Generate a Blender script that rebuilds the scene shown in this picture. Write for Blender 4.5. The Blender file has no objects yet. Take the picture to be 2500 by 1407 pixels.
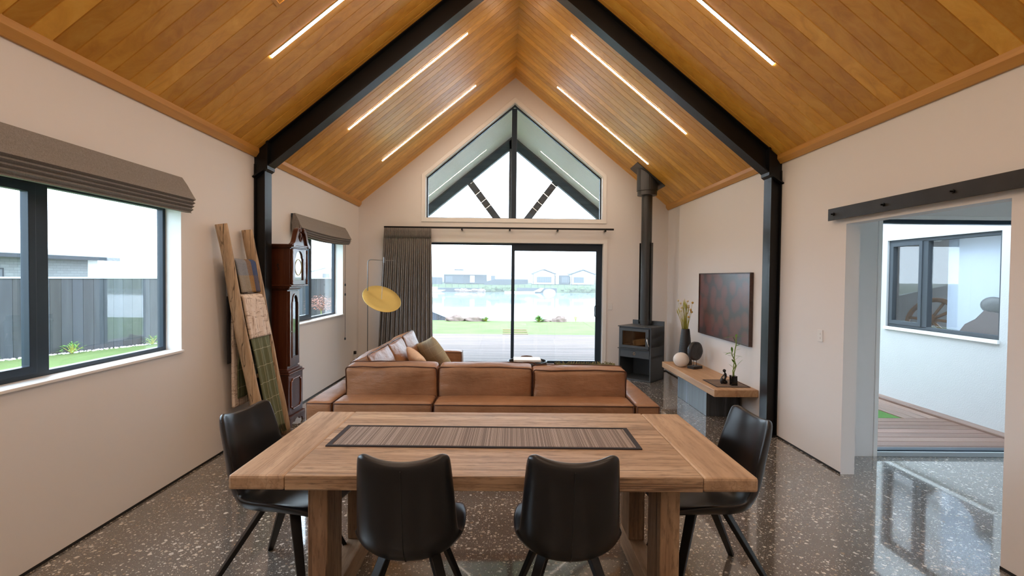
import bpy, math, random
from mathutils import Vector, Matrix, noise
from mathutils.geometry import tessellate_polygon
random.seed(7)
S = bpy.context.scene
COL = S.collection
PI = math.pi

# ------------------------------------------------------------------ camera
F, PITCH, YAW, ROLL = 1235.8, .0219, .0112, .0103
fw = Vector((math.sin(YAW)*math.cos(PITCH), math.cos(YAW)*math.cos(PITCH), -math.sin(PITCH)))
rt = Vector((math.cos(YAW), -math.sin(YAW), 0)); up = rt.cross(fw)
r2 = math.cos(ROLL)*rt + math.sin(ROLL)*up; u2 = -math.sin(ROLL)*rt + math.cos(ROLL)*up
cd = bpy.data.cameras.new('camera'); cam = bpy.data.objects.new('camera', cd); COL.objects.link(cam)
cam.matrix_world = Matrix(((r2.x, u2.x, -fw.x, 0), (r2.y, u2.y, -fw.y, 0), (r2.z, u2.z, -fw.z, 1.6), (0, 0, 0, 1)))
cd.sensor_fit = 'HORIZONTAL'; cd.sensor_width = 36; cd.lens = 36*F/2500; cd.clip_end = 2000; cd.clip_start = .05
S.camera = cam
# ------------------------------------------------------------------ sky, exposure
SKY = 4.3
w = bpy.data.worlds.new('overcast_sky'); S.world = w; w.use_nodes = True
bg = w.node_tree.nodes['Background']; bg.inputs[0].default_value = (.69, .85, 1, 1); bg.inputs[1].default_value = SKY
S.view_settings.view_transform = 'Standard'; S.view_settings.look = 'None'
S.view_settings.exposure = 0.97; S.view_settings.gamma = 1
LED_COL, LED_POW = (1, .80, .63, 1), 41
S.cycles.use_denoising = True
S.cycles.max_bounces = 10; S.cycles.diffuse_bounces = 5; S.cycles.glossy_bounces = 4
S.cycles.transparent_max_bounces = 12; S.cycles.sample_clamp_indirect = 8
S.cycles.caustics_reflective = False; S.cycles.caustics_refractive = False

# ------------------------------------------------------------------ materials
def mk(name):
    m = bpy.data.materials.new(name); m.use_nodes = True
    nt = m.node_tree; return m, nt, nt.nodes['Principled BSDF']
def nd(nt, typ, ins=None, **kw):
    n = nt.nodes.new(typ)
    for k, v in kw.items(): setattr(n, k, v)
    for k, v in (ins or {}).items():
        s = n.inputs[k]
        if isinstance(v, bpy.types.NodeSocket): nt.links.new(v, s)
        else: s.default_value = v
    return n
def c4(c): return (c[0], c[1], c[2], 1)
def coords(nt, scale=(1, 1, 1), rot=(0, 0, 0)):
    t = nd(nt, 'ShaderNodeTexCoord')
    return nd(nt, 'ShaderNodeMapping', {'Vector': t.outputs['Object'], 'Scale': scale, 'Rotation': rot}).outputs[0]
def ramp(nt, fac, stops, mode='LINEAR'):
    r = nd(nt, 'ShaderNodeValToRGB', {'Fac': fac}); e = r.color_ramp.elements; r.color_ramp.interpolation = mode
    while len(e) < len(stops): e.new(.5)
    for i, (p, c) in enumerate(stops): e[i].position = p; e[i].color = c4(c) if len(c) == 3 else c
    return r.outputs[0]
def mixc(nt, fac, a, b, mode='MIX'):
    n = nd(nt, 'ShaderNodeMix', data_type='RGBA', blend_type=mode)
    for k, v in ((0, fac), (6, a), (7, b)):
        if isinstance(v, bpy.types.NodeSocket): nt.links.new(v, n.inputs[k])
        else: n.inputs[k].default_value = v if k == 0 else c4(v)
    return n.outputs[2]
def mth(nt, op, a, b=0.0):
    n = nd(nt, 'ShaderNodeMath', operation=op)
    for k, v in ((0, a), (1, b)):
        if isinstance(v, bpy.types.NodeSocket): nt.links.new(v, n.inputs[k])
        else: n.inputs[k].default_value = v
    return n.outputs[0]
def noi(nt, vec, scale, detail=3, rough=.5): return nd(nt, 'ShaderNodeTexNoise', {'Vector': vec, 'Scale': scale, 'Detail': detail, 'Roughness': rough}).outputs[0]
def bump(nt, b, h, strength=.3, dist=.01):
    n = nd(nt, 'ShaderNodeBump', {'Height': h, 'Strength': strength, 'Distance': dist}); nt.links.new(n.outputs[0], b.inputs['Normal'])
def plain(name, col, rough=.5, metal=0, var=0, vs=8, bs=0, bsc=80, coat=0, spec=None):
    m, nt, b = mk(name)
    b.inputs['Base Color'].default_value = c4(col); b.inputs['Roughness'].default_value = rough; b.inputs['Metallic'].default_value = metal
    if coat: b.inputs['Coat Weight'].default_value = coat; b.inputs['Coat Roughness'].default_value = .08
    if spec is not None: b.inputs['Specular IOR Level'].default_value = spec
    v = coords(nt)
    n = noi(nt, v, vs, 4)
    d = var or .04
    nt.links.new(mixc(nt, n, [c*(1-d) for c in col], [min(1, c*(1+d)) for c in col]), b.inputs['Base Color'])
    if bs: bump(nt, b, noi(nt, v, bsc, 3), bs, .004)
    return m
def wood(name, axis, cols, rough=.5, freq=5, stretch=14, plank=None, pvar=.25, bs=.25, crack=0, coat=0, fiber=0):
    """grain runs along axis; plank=(axis, width) gives each board its own tone"""
    m, nt, b = mk(name)
    t = nd(nt, 'ShaderNodeTexCoord').outputs['Object']
    sc = [freq*stretch]*3; sc[axis] = freq*.8
    vec = t; rnd = None
    if plank:
        sx = nd(nt, 'ShaderNodeSeparateXYZ', {0: t})
        cell = mth(nt, 'FLOOR', mth(nt, 'DIVIDE', mth(nt, 'ADD', sx.outputs[plank[0]], plank[2] if len(plank) > 2 else 0), plank[1]))
        wn = nd(nt, 'ShaderNodeTexWhiteNoise', {'W': cell}, noise_dimensions='1D')
        rnd = wn.outputs[0]
        vec = nd(nt, 'ShaderNodeVectorMath', {0: t, 1: wn.outputs[1]}, operation='ADD').outputs[0]
        off = nd(nt, 'ShaderNodeVectorMath', {0: wn.outputs[1], 3: 9.0}, operation='SCALE').outputs[0]
        vec = nd(nt, 'ShaderNodeVectorMath', {0: t, 1: off}, operation='ADD').outputs[0]
    mp = nd(nt, 'ShaderNodeMapping', {'Vector': vec, 'Scale': sc}).outputs[0]
    warp = noi(nt, nd(nt, 'ShaderNodeMapping', {'Vector': vec, 'Scale': [s*.12 for s in sc]}).outputs[0], 1, 2)
    n1 = nd(nt, 'ShaderNodeTexNoise', {'Vector': mp, 'Scale': .35, 'Detail': 6, 'Roughness': .62, 'Distortion': 1.2}).outputs[0]
    g = mth(nt, 'ADD', mth(nt, 'MULTIPLY', n1, .75), mth(nt, 'MULTIPLY', warp, .25))
    col = ramp(nt, g, [(.3, cols[0]), (.5, cols[1]), (.68, cols[2])])
    if rnd is not None:
        k = mth(nt, 'ADD', mth(nt, 'MULTIPLY', rnd, 2*pvar), 1-pvar)
        cc = nd(nt, 'ShaderNodeCombineColor', {0: k, 1: mth(nt, 'POWER', k, 1.25), 2: mth(nt, 'POWER', k, 1.6)}).outputs[0]
        col = mixc(nt, 1.0, col, cc, 'MULTIPLY')
    h = g
    if fiber:
        sf = [freq*stretch*3.2]*3; sf[axis] = freq*5
        fb = noi(nt, nd(nt, 'ShaderNodeMapping', {'Vector': vec, 'Scale': sf}).outputs[0], 1.0, 4, .65)
        col = mixc(nt, mth(nt, 'MULTIPLY', ramp(nt, fb, [(.50, (0, 0, 0)), (.66, (1, 1, 1))]), fiber), col, [c*.5 for c in cols[0]])
        h = mth(nt, 'SUBTRACT', g, mth(nt, 'MULTIPLY', fb, 1.2))
    if crack:
        sc2 = [s*.8 for s in sc]; sc2[axis] = freq*.16
        mc = nd(nt, 'ShaderNodeMapping', {'Vector': vec, 'Scale': sc2}).outputs[0]
        cr = nd(nt, 'ShaderNodeTexNoise', {'Vector': mc, 'Scale': 1.0, 'Detail': 2, 'Distortion': .15}).outputs[0]
        cr = mth(nt, 'ABSOLUTE', mth(nt, 'SUBTRACT', cr, .5))
        gate = ramp(nt, noi(nt, nd(nt, 'ShaderNodeMapping', {'Vector': vec, 'Scale': [s*.22 for s in sc]}).outputs[0], 1.0, 2), [(.42, (0, 0, 0)), (.58, (1, 1, 1))])
        cr = mth(nt, 'MAXIMUM', ramp(nt, cr, [(.008, (0, 0, 0)), (.022, (1, 1, 1))]), gate)
        col = mixc(nt, mth(nt, 'MULTIPLY', mth(nt, 'SUBTRACT', 1.0, cr), crack), col, [c*.35 for c in cols[0]])
        h = mth(nt, 'ADD', g, mth(nt, 'MULTIPLY', cr, .6))
    nt.links.new(col, b.inputs['Base Color'])
    b.inputs['Roughness'].default_value = rough
    if coat: b.inputs['Coat Weight'].default_value = coat; b.inputs['Coat Roughness'].default_value = .12
    bump(nt, b, h, bs, .003)
    return m
def leather(name, c0, c1, rough=.4, scale=3, fine=260, wr=2.0):
    m, nt, b = mk(name); v = coords(nt)
    n = noi(nt, v, scale, 4, .6)
    nt.links.new(ramp(nt, n, [(.3, c0), (.7, c1)]), b.inputs['Base Color'])
    b.inputs['Roughness'].default_value = rough
    cr = noi(nt, v, 14, 3, .5)
    wr_ = noi(nt, coords(nt, (4, 4, 11)), 1.6, 5, .6)
    bump(nt, b, mth(nt, 'ADD', cr, mth(nt, 'MULTIPLY', wr_, wr)), .40 if wr else .03, .012 if wr else .001)
    return m
def fabric(name, c0, c1, scale=900, axis=2, rough=.9, streak=40):
    m, nt, b = mk(name)
    sc = [streak]*3; sc[axis] = 2.5
    n1 = noi(nt, coords(nt, sc), 3, 5, .7)
    n2 = noi(nt, coords(nt, (1, 1, 1)), scale, 1)
    n3 = noi(nt, coords(nt, (150, 150, 150)), 1, 2)
    g = mth(nt, 'ADD', mth(nt, 'MULTIPLY', n1, .6), mth(nt, 'MULTIPLY', n3, .4))
    nt.links.new(ramp(nt, g, [(.35, c0), (.65, c1)]), b.inputs['Base Color'])
    b.inputs['Roughness'].default_value = rough; b.inputs['Sheen Weight'].default_value = .15
    bump(nt, b, mth(nt, 'ADD', n2, n3), .3, .003)
    return m
def glass(name, tint=(.96, .98, .98), gloss=1.0):
    m = bpy.data.materials.new(name); m.use_nodes = True; nt = m.node_tree; nt.nodes.clear()
    gm = nd(nt, 'ShaderNodeNewGeometry')
    ior = mth(nt, 'ADD', 1.5, mth(nt, 'MULTIPLY', gm.outputs['Backfacing'], 1/1.5-1.5))
    fr = nd(nt, 'ShaderNodeFresnel', {'IOR': ior}).outputs[0]
    fr = mth(nt, 'MINIMUM', mth(nt, 'MULTIPLY', fr, gloss), 1.0)
    tr = nd(nt, 'ShaderNodeBsdfTransparent', {'Color': c4(tint)}); gl = nd(nt, 'ShaderNodeBsdfGlossy', {'Color': (1, 1, 1, 1), 'Roughness': 0.0})
    mx = nd(nt, 'ShaderNodeMixShader', {0: fr, 1: tr.outputs[0], 2: gl.outputs[0]})
    o = nd(nt, 'ShaderNodeOutputMaterial', {0: mx.outputs[0]}); return m
def emis(name, col, s):
    m = bpy.data.materials.new(name); m.use_nodes = True; nt = m.node_tree; nt.nodes.clear()
    e = nd(nt, 'ShaderNodeEmission', {'Color': col, 'Strength': s}); nd(nt, 'ShaderNodeOutputMaterial', {0: e.outputs[0]}); return m

M = {}
M['wall'] = plain('warm_white_paint', (.80, .782, .772), .6, var=.015, vs=2, bs=.05, bsc=300)
M['white'] = plain('white_gloss_paint', (.84, .84, .83), .35, var=.01)
M['render'] = plain('white_exterior_plaster', (.50, .50, .495), .9, var=.03, vs=3, bs=.6, bsc=70)
M['frame'] = plain('dark_powder_coated_aluminium', (.022, .038, .058), .35, var=.1, spec=.3)
M['steel'] = plain('satin_black_steel', (.0035, .004, .005), .36, var=.2, vs=5, spec=.35)
M['blacksteel'] = plain('raw_dark_steel_plate', (.035, .032, .03), .45, metal=.6, var=.5, vs=6)
M['stove'] = plain('charcoal_stove_enamel', (.060, .074, .088), .42, var=.12, bs=.05, bsc=400)
M['flue'] = plain('dark_flue_enamel', (.035, .037, .038), .35, var=.1)
M['black'] = plain('black_gap', (.008, .008, .008), .6)
M['plastic'] = plain('white_plastic', (.8, .8, .79), .3)
M['chrome'] = plain('brushed_chrome', (.6, .6, .6), .22, metal=1)
M['brass'] = plain('brushed_brass', (.60, .46, .15), .5, metal=.6, var=.12, vs=5)
M['ceil'] = wood('cedar_ceiling_boards', 0, [(.60, .27, .035), (.76, .385, .055), (.84, .48, .09)], .32, 1.6, 12, plank=(1, .139, -.025), pvar=.22, bs=.12)
M['cornice'] = wood('cedar_trim', 1, [(.50, .235, .045), (.60, .30, .065), (.68, .36, .09)], .45, 1.6, 16, bs=.1)
OAK = [(.22, .135, .085), (.44, .305, .20), (.62, .475, .34)]
M['oakx'] = wood('weathered_oak_planks', 0, OAK, .55, 2.2, 11, plank=(1, .335, .03), pvar=.12, bs=.6, crack=.6, fiber=.55)
M['oaky'] = wood('weathered_oak_end_board', 1, [(.26, .165, .10), (.45, .31, .20), (.58, .43, .30)], .55, 2.0, 10, bs=.4, crack=.2, fiber=.3)
M['oakz'] = wood('weathered_oak_post', 2, [(.13, .075, .042), (.34, .215, .13), (.50, .35, .22)], .6, 2.2, 9, bs=.6, crack=.8, fiber=.5)
M['bench'] = wood('oak_bench_slab', 1, [(.34, .19, .10), (.50, .31, .17), (.60, .40, .24)], .5, 2, 12, bs=.3, crack=.2)
M['char'] = wood('charred_black_timber', 2, [(.012, .015, .018), (.045, .055, .066), (.12, .145, .165)], .42, 2.6, 12, plank=(1, .17), pvar=.3, bs=.8)
M['ladder'] = wood('pale_split_timber', 2, [(.32, .215, .125), (.53, .385, .245), (.66, .51, .35)], .7, 1.6, 16, bs=.8, crack=.9, fiber=.35)
M['mahog'] = wood('dark_mahogany', 2, [(.035, .010, .005), (.085, .024, .010), (.13, .042, .018)], .28, 2, 14, bs=.1, coat=.4)
M['deck'] = wood('reddish_hardwood_deck', 0, [(.055, .028, .020), (.115, .068, .052), (.19, .132, .108)], .6, 1.2, 14, plank=(1, .146), pvar=.32, bs=.25)
M['decky'] = wood('reddish_hardwood_deck_border', 1, [(.10, .05, .034), (.17, .09, .06), (.23, .135, .095)], .3, 1.2, 14, plank=(0, .146), pvar=.3, bs=.25)
M['deckred'] = wood('wet_red_deck_boards', 0, [(.09, .042, .028), (.155, .075, .05), (.21, .12, .085)], .42, 1.2, 14, plank=(1, .146), pvar=.35, bs=.2)
M['fence'] = wood('grey_stained_fence_boards', 2, [(.032, .035, .042), (.049, .053, .062), (.070, .075, .086)], .7, 1.4, 10, plank=(0, .2), pvar=.22, bs=.5)
M['truss'] = wood('grey_stained_truss_timber', 0, [(.05, .06, .075), (.085, .10, .12), (.13, .145, .165)], .6, 1.6, 10, bs=.4)
M['tan'] = leather('cognac_leather', (.22, .105, .048), (.36, .185, .095), .43)
M['tandark'] = plain('dark_brown_piping', (.07, .025, .012), .5)
M['blackleather'] = plain('black_leather', (.009, .0105, .0135), .30, var=.15, vs=3)
M['blind'] = fabric('charcoal_linen_blind', (.165, .152, .143), (.29, .275, .262), axis=2, streak=60)
M['curtain'] = fabric('taupe_striped_curtain', (.10, .092, .088), (.31, .285, .27), axis=2, streak=55)
M['concrete'] = None
M['soffit'] = plain('white_soffit', (.86, .88, .85), .5)
M['vase'] = plain('black_ribbed_ceramic', (.018, .018, .02), .4, bs=.2, bsc=40)
M['ball'] = plain('matt_white_ceramic', (.80, .77, .73), .7, bs=.15, bsc=60)
M['stone'] = plain('carved_black_stone', (.02, .023, .028), .35, var=.4, bs=1.0, bsc=22)
M['potblack'] = plain('gloss_black_glaze', (.008, .008, .009), .12)
M['leaf'] = plain('bamboo_leaf', (.10, .26, .03), .4, var=.3, vs=20)
M['stem'] = plain('straw_stem', (.42, .42, .07), .6, var=.3, vs=15)
M['bud'] = plain('golden_bud', (.62, .40, .12), .8, var=.3, vs=60)
M['budpale'] = plain('cream_bud', (.75, .66, .42), .8, var=.2, vs=60)
M['peach'] = fabric('peach_velvet', (.72, .52, .36), (.86, .66, .48), axis=0, streak=12)
M['paper'] = plain('white_paper', (.85, .85, .84), .5)
M['glass'] = glass('window_glass', (.99, .995, .995))
M['stoveglass'] = glass('smoky_stove_glass', (.75, .70, .62), 1.6)
M['whitehouse'] = plain('pale_cladding', (.78, .77, .74), .7)
M['greyhouse'] = plain('dark_cladding', (.03, .038, .047), .7)
M['roof'] = plain('pale_grey_roofing', (.42, .47, .50), .5)
M['housewin'] = plain('distant_window_glass', (.07, .085, .10), .3)
M['rock'] = plain('tan_rock', (.19, .135, .115), .85, var=.45, vs=6, bs=.6, bsc=12)
M['pebble'] = plain('white_pebble', (.8, .8, .78), .8)
M['redleaf'] = plain('copper_maple_leaf', (.30, .12, .08), .6, var=.4, vs=9)
M['bushleaf'] = plain('light_green_foliage', (.14, .30, .06), .6, var=.35, vs=9)
M['tuft'] = plain('yellow_green_blades', (.40, .48, .12), .6, var=.3)

def mat_concrete():
    m, nt, b = mk('polished_aggregate_concrete'); v = coords(nt)
    base = ramp(nt, noi(nt, v, 1.3, 5, .6), [(.3, (.150, .142, .130)), (.7, (.24, .23, .215))])
    base = mixc(nt, ramp(nt, noi(nt, v, 160, 2), [(.35, (0, 0, 0)), (.65, (1, 1, 1))]), [.10, .088, .075], base)
    wv = nd(nt, 'ShaderNodeVectorMath', {0: v, 1: nd(nt, 'ShaderNodeVectorMath', {0: nd(nt, 'ShaderNodeTexNoise', {'Vector': v, 'Scale': 45.0}).outputs[1], 3: .02}, operation='SCALE').outputs[0]}, operation='ADD').outputs[0]
    col = base
    for sc, thr, size, seedv in ((26, .60, .34, 0), (48, .58, .36, 5), (95, .62, .38, 9)):
        vv = nd(nt, 'ShaderNodeVectorMath', {0: wv, 1: (seedv, seedv*.7, 0)}, operation='ADD').outputs[0]
        vo = nd(nt, 'ShaderNodeTexVoronoi', {'Vector': vv, 'Scale': float(sc)}, voronoi_dimensions='2D')
        sep = nd(nt, 'ShaderNodeSeparateColor', {0: vo.outputs['Color']})
        dens = noi(nt, v, 2.2, 3)
        on = mth(nt, 'GREATER_THAN', mth(nt, 'ADD', sep.outputs[0], mth(nt, 'MULTIPLY', mth(nt, 'SUBTRACT', dens, .5), .9)), thr+.12)
        rad = mth(nt, 'MULTIPLY', sep.outputs[1], size)
        ins = mth(nt, 'LESS_THAN', vo.outputs['Distance'], rad)
        k = mth(nt, 'MULTIPLY', on, ins)
        cc = ramp(nt, sep.outputs[2], [(0, (.30, .22, .15)), (.35, (.58, .53, .46)), (.7, (.78, .75, .70)), (1, (.55, .55, .54))])
        col = mixc(nt, k, col, cc)
    nt.links.new(col, b.inputs['Base Color'])
    b.inputs['Roughness'].default_value = .10
    b.inputs['Specular IOR Level'].default_value = .5
    b.inputs['Coat Weight'].default_value = 1.0; b.inputs['Coat Roughness'].default_value = .03; b.inputs['Coat IOR'].default_value = 1.6
    return m
M['concrete'] = mat_concrete()
def mat_grass(name, a, b_, sc=60):
    m, nt, b = mk(name); v = coords(nt)
    g = mth(nt, 'ADD', mth(nt, 'MULTIPLY', noi(nt, v, sc, 4, .7), .6), mth(nt, 'MULTIPLY', noi(nt, v, 1.2, 3), .4))
    nt.links.new(ramp(nt, g, [(.35, a), (.65, b_)]), b.inputs['Base Color']); b.inputs['Roughness'].default_value = .85
    b.inputs['Specular IOR Level'].default_value = .2
    bump(nt, b, noi(nt, v, sc*2, 3), .7, .02); return m
M['grass'] = mat_grass('lawn_grass', (.105, .158, .050), (.18, .24, .09))
M['bank'] = mat_grass('bank_grass', (.04, .085, .03), (.11, .125, .06), 1.5)
def mat_water():
    m, nt, b = mk('calm_lake_water'); b.inputs['Base Color'].default_value = (.26, .30, .31, 1); b.inputs['Roughness'].default_value = .05
    b.inputs['IOR'].default_value = 1.45
    bump(nt, b, noi(nt, coords(nt, (1, .35, 1)), 1.2, 3), .06, .05); return m
M['water'] = mat_water()
def mat_brick():
    m, nt, b = mk('pale_grey_brick'); t = nd(nt, 'ShaderNodeTexCoord').outputs['Object']; s = nd(nt, 'ShaderNodeSeparateXYZ', {0: t})
    v = nd(nt, 'ShaderNodeCombineXYZ', {0: s.outputs[1], 1: s.outputs[2], 2: 0.0}).outputs[0]
    br = nd(nt, 'ShaderNodeTexBrick', {'Vector': v, 'Color1': (.19, .20, .205, 1), 'Color2': (.22, .235, .24, 1), 'Mortar': (.13, .145, .15, 1), 'Scale': 1.0, 'Mortar Size': .008, 'Brick Width': .34, 'Row Height': .11})
    nt.links.new(br.outputs[0], b.inputs['Base Color']); b.inputs['Roughness'].default_value = .8; return m
M['brick'] = mat_brick()
def mat_runner(name, axis=1):
    m, nt, b = mk(name); t = nd(nt, 'ShaderNodeTexCoord').outputs['Object']
    s = nd(nt, 'ShaderNodeSeparateXYZ', {0: t})
    # slats run along `axis`, so stripes vary across the other one
    o = s.outputs[1-axis]
    st = mth(nt, 'FRACT', mth(nt, 'MULTIPLY', o, 210.0))
    cell = mth(nt, 'FLOOR', mth(nt, 'MULTIPLY', o, 210.0))
    wn = nd(nt, 'ShaderNodeTexWhiteNoise', {'W': cell}, noise_dimensions='1D').outputs[0]
    big = nd(nt, 'ShaderNodeTexNoise', {'W': mth(nt, 'MULTIPLY', o, 25.0)}, noise_dimensions='1D').outputs[0]
    g = mth(nt, 'ADD', mth(nt, 'MULTIPLY', wn, .6), mth(nt, 'MULTIPLY', big, .4))
    col = ramp(nt, g, [(.2, (.17, .115, .085)), (.5, (.29, .215, .165)), (.8, (.42, .33, .265))])
    col = mixc(nt, mth(nt, 'LESS_THAN', st, .22), col, [.03, .022, .02])
    th = mth(nt, 'LESS_THAN', mth(nt, 'FRACT', mth(nt, 'MULTIPLY', s.outputs[axis], 45.0)), .12)
    col = mixc(nt, mth(nt, 'MULTIPLY', th, .6), col, [.05, .04, .04])
    nt.links.new(col, b.inputs['Base Color']); b.inputs['Roughness'].default_value = .7
    bump(nt, b, st, .6, .002); return m
M['runner'] = mat_runner('woven_reed'); M['mat'] = mat_runner('woven_reed_brown', 0)
M['binding'] = plain('dark_cloth_binding', (.03, .028, .034), .9, bs=.3, bsc=500)
def mat_art():
    m, nt, b = mk('dark_red_swirl_print'); t = nd(nt, 'ShaderNodeTexCoord').outputs['Object']
    s = nd(nt, 'ShaderNodeSeparateXYZ', {0: t}); v = nd(nt, 'ShaderNodeCombineXYZ', {0: s.outputs[1], 1: s.outputs[2], 2: 0.0}).outputs[0]
    vo = nd(nt, 'ShaderNodeTexVoronoi', {'Vector': v, 'Scale': 5.4, 'Randomness': .95}, voronoi_dimensions='2D')
    d = mth(nt, 'ADD', vo.outputs['Distance'], mth(nt, 'MULTIPLY', noi(nt, v, 10, 4), .22))
    ring = mth(nt, 'ADD', mth(nt, 'MULTIPLY', mth(nt, 'SINE', mth(nt, 'MULTIPLY', d, 60.0)), .5), .5)
    body = ramp(nt, d, [(.0, (.05, .02, .018)), (.12, (.18, .052, .036)), (.50, (.145, .042, .032)), (.72, (.045, .028, .026))])
    nt.links.new(mixc(nt, mth(nt, 'MULTIPLY', ring, .45), body, [.05, .028, .025]), b.inputs['Base Color'])
    b.inputs['Roughness'].default_value = .3; b.inputs['Coat Weight'].default_value = .2; b.inputs['Coat Roughness'].default_value = .3; return m
M['art'] = mat_art()
def mat_plaid(name, base, line, cell_u, cell_v, lw=.05, offs=(0, 0)):
    m, nt, b = mk(name); uv = nd(nt, 'ShaderNodeTexCoord').outputs['UV']; s = nd(nt, 'ShaderNodeSeparateXYZ', {0: uv})
    fu = mth(nt, 'LESS_THAN', mth(nt, 'FRACT', mth(nt, 'ADD', mth(nt, 'MULTIPLY', s.outputs[0], cell_u), offs[0])), lw)
    fv = mth(nt, 'LESS_THAN', mth(nt, 'FRACT', mth(nt, 'ADD', mth(nt, 'MULTIPLY', s.outputs[1], cell_v), offs[1])), lw*.6)
    k = mth(nt, 'MAXIMUM', fu, fv)
    nn = noi(nt, coords(nt, (60, 60, 8)), 2, 4, .7)
    bc = mixc(nt, nn, [c*.7 for c in base], [c*1.25 for c in base])
    nt.links.new(mixc(nt, mth(nt, 'MULTIPLY', k, .75), bc, line), b.inputs['Base Color']); b.inputs['Roughness'].default_value = .95
    bump(nt, b, nn, .35, .004); return m
M['green'] = mat_plaid('sage_green_plaid', (.15, .175, .10), (.60, .60, .45), 5, 9.5, .045, (.25, .1))
M['greenpillow'] = mat_plaid('sage_green_windowpane', (.50, .50, .38), (.74, .73, .60), 4, 4, .05)
def mat_stripes():
    m, nt, b = mk('blue_grey_brown_plaid'); uv = nd(nt, 'ShaderNodeTexCoord').outputs['UV']; s = nd(nt, 'ShaderNodeSeparateXYZ', {0: uv})
    a = ramp(nt, s.outputs[0], [(0, (.25, .27, .31)), (.48, (.23, .155, .11)), (.72, (.055, .09, .21))], 'CONSTANT')
    c = ramp(nt, s.outputs[0], [(0, (.33, .29, .235)), (.48, (.34, .195, .07)), (.72, (.10, .095, .14))], 'CONSTANT')
    d = ramp(nt, s.outputs[0], [(0, (.02, .02, .025)), (.30, (.012, .012, .014)), (.8, (.18, .07, .03))], 'CONSTANT')
    f = ramp(nt, s.outputs[1], [(0, (0, 0, 0)), (.235, (1, 1, 1)), (.36, (0, 0, 0))], 'CONSTANT')
    k = mth(nt, 'GREATER_THAN', s.outputs[1], .52)
    col = mixc(nt, k, mixc(nt, mth(nt, 'GREATER_THAN', s.outputs[1], .125), c, a), d)
    nn = noi(nt, coords(nt, (90, 90, 90)), 2, 3)
    nt.links.new(mixc(nt, 1.0, col, ramp(nt, nn, [(.3, (.7,)*3), (.7, (1.2,)*3)]), 'MULTIPLY'), b.inputs['Base Color']); b.inputs['Roughness'].default_value = .95
    bump(nt, b, nn, .4, .003); return m
M['stripes'] = mat_stripes()
def mat_cream():
    m, nt, b = mk('cream_throw_with_brown_sketch_lines')
    a = noi(nt, coords(nt, (26, 26, 3)), 1.5, 5, .75); c = noi(nt, coords(nt, (5, 5, 34)), 1.2, 5, .75)
    k = mth(nt, 'MAXIMUM', ramp(nt, a, [(.55, (0, 0, 0)), (.60, (1, 1, 1))]), ramp(nt, c, [(.56, (0, 0, 0)), (.60, (1, 1, 1))]))
    nt.links.new(mixc(nt, mth(nt, 'MULTIPLY', k, .75), [.84, .74, .66], [.32, .22, .16]), b.inputs['Base Color']); b.inputs['Roughness'].default_value = .95
    bump(nt, b, noi(nt, coords(nt, (60, 60, 60)), 2, 3), .5, .004); return m
M['cream'] = mat_cream()
M['led'] = emis('warm_led_diffuser', LED_COL, LED_POW)

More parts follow.
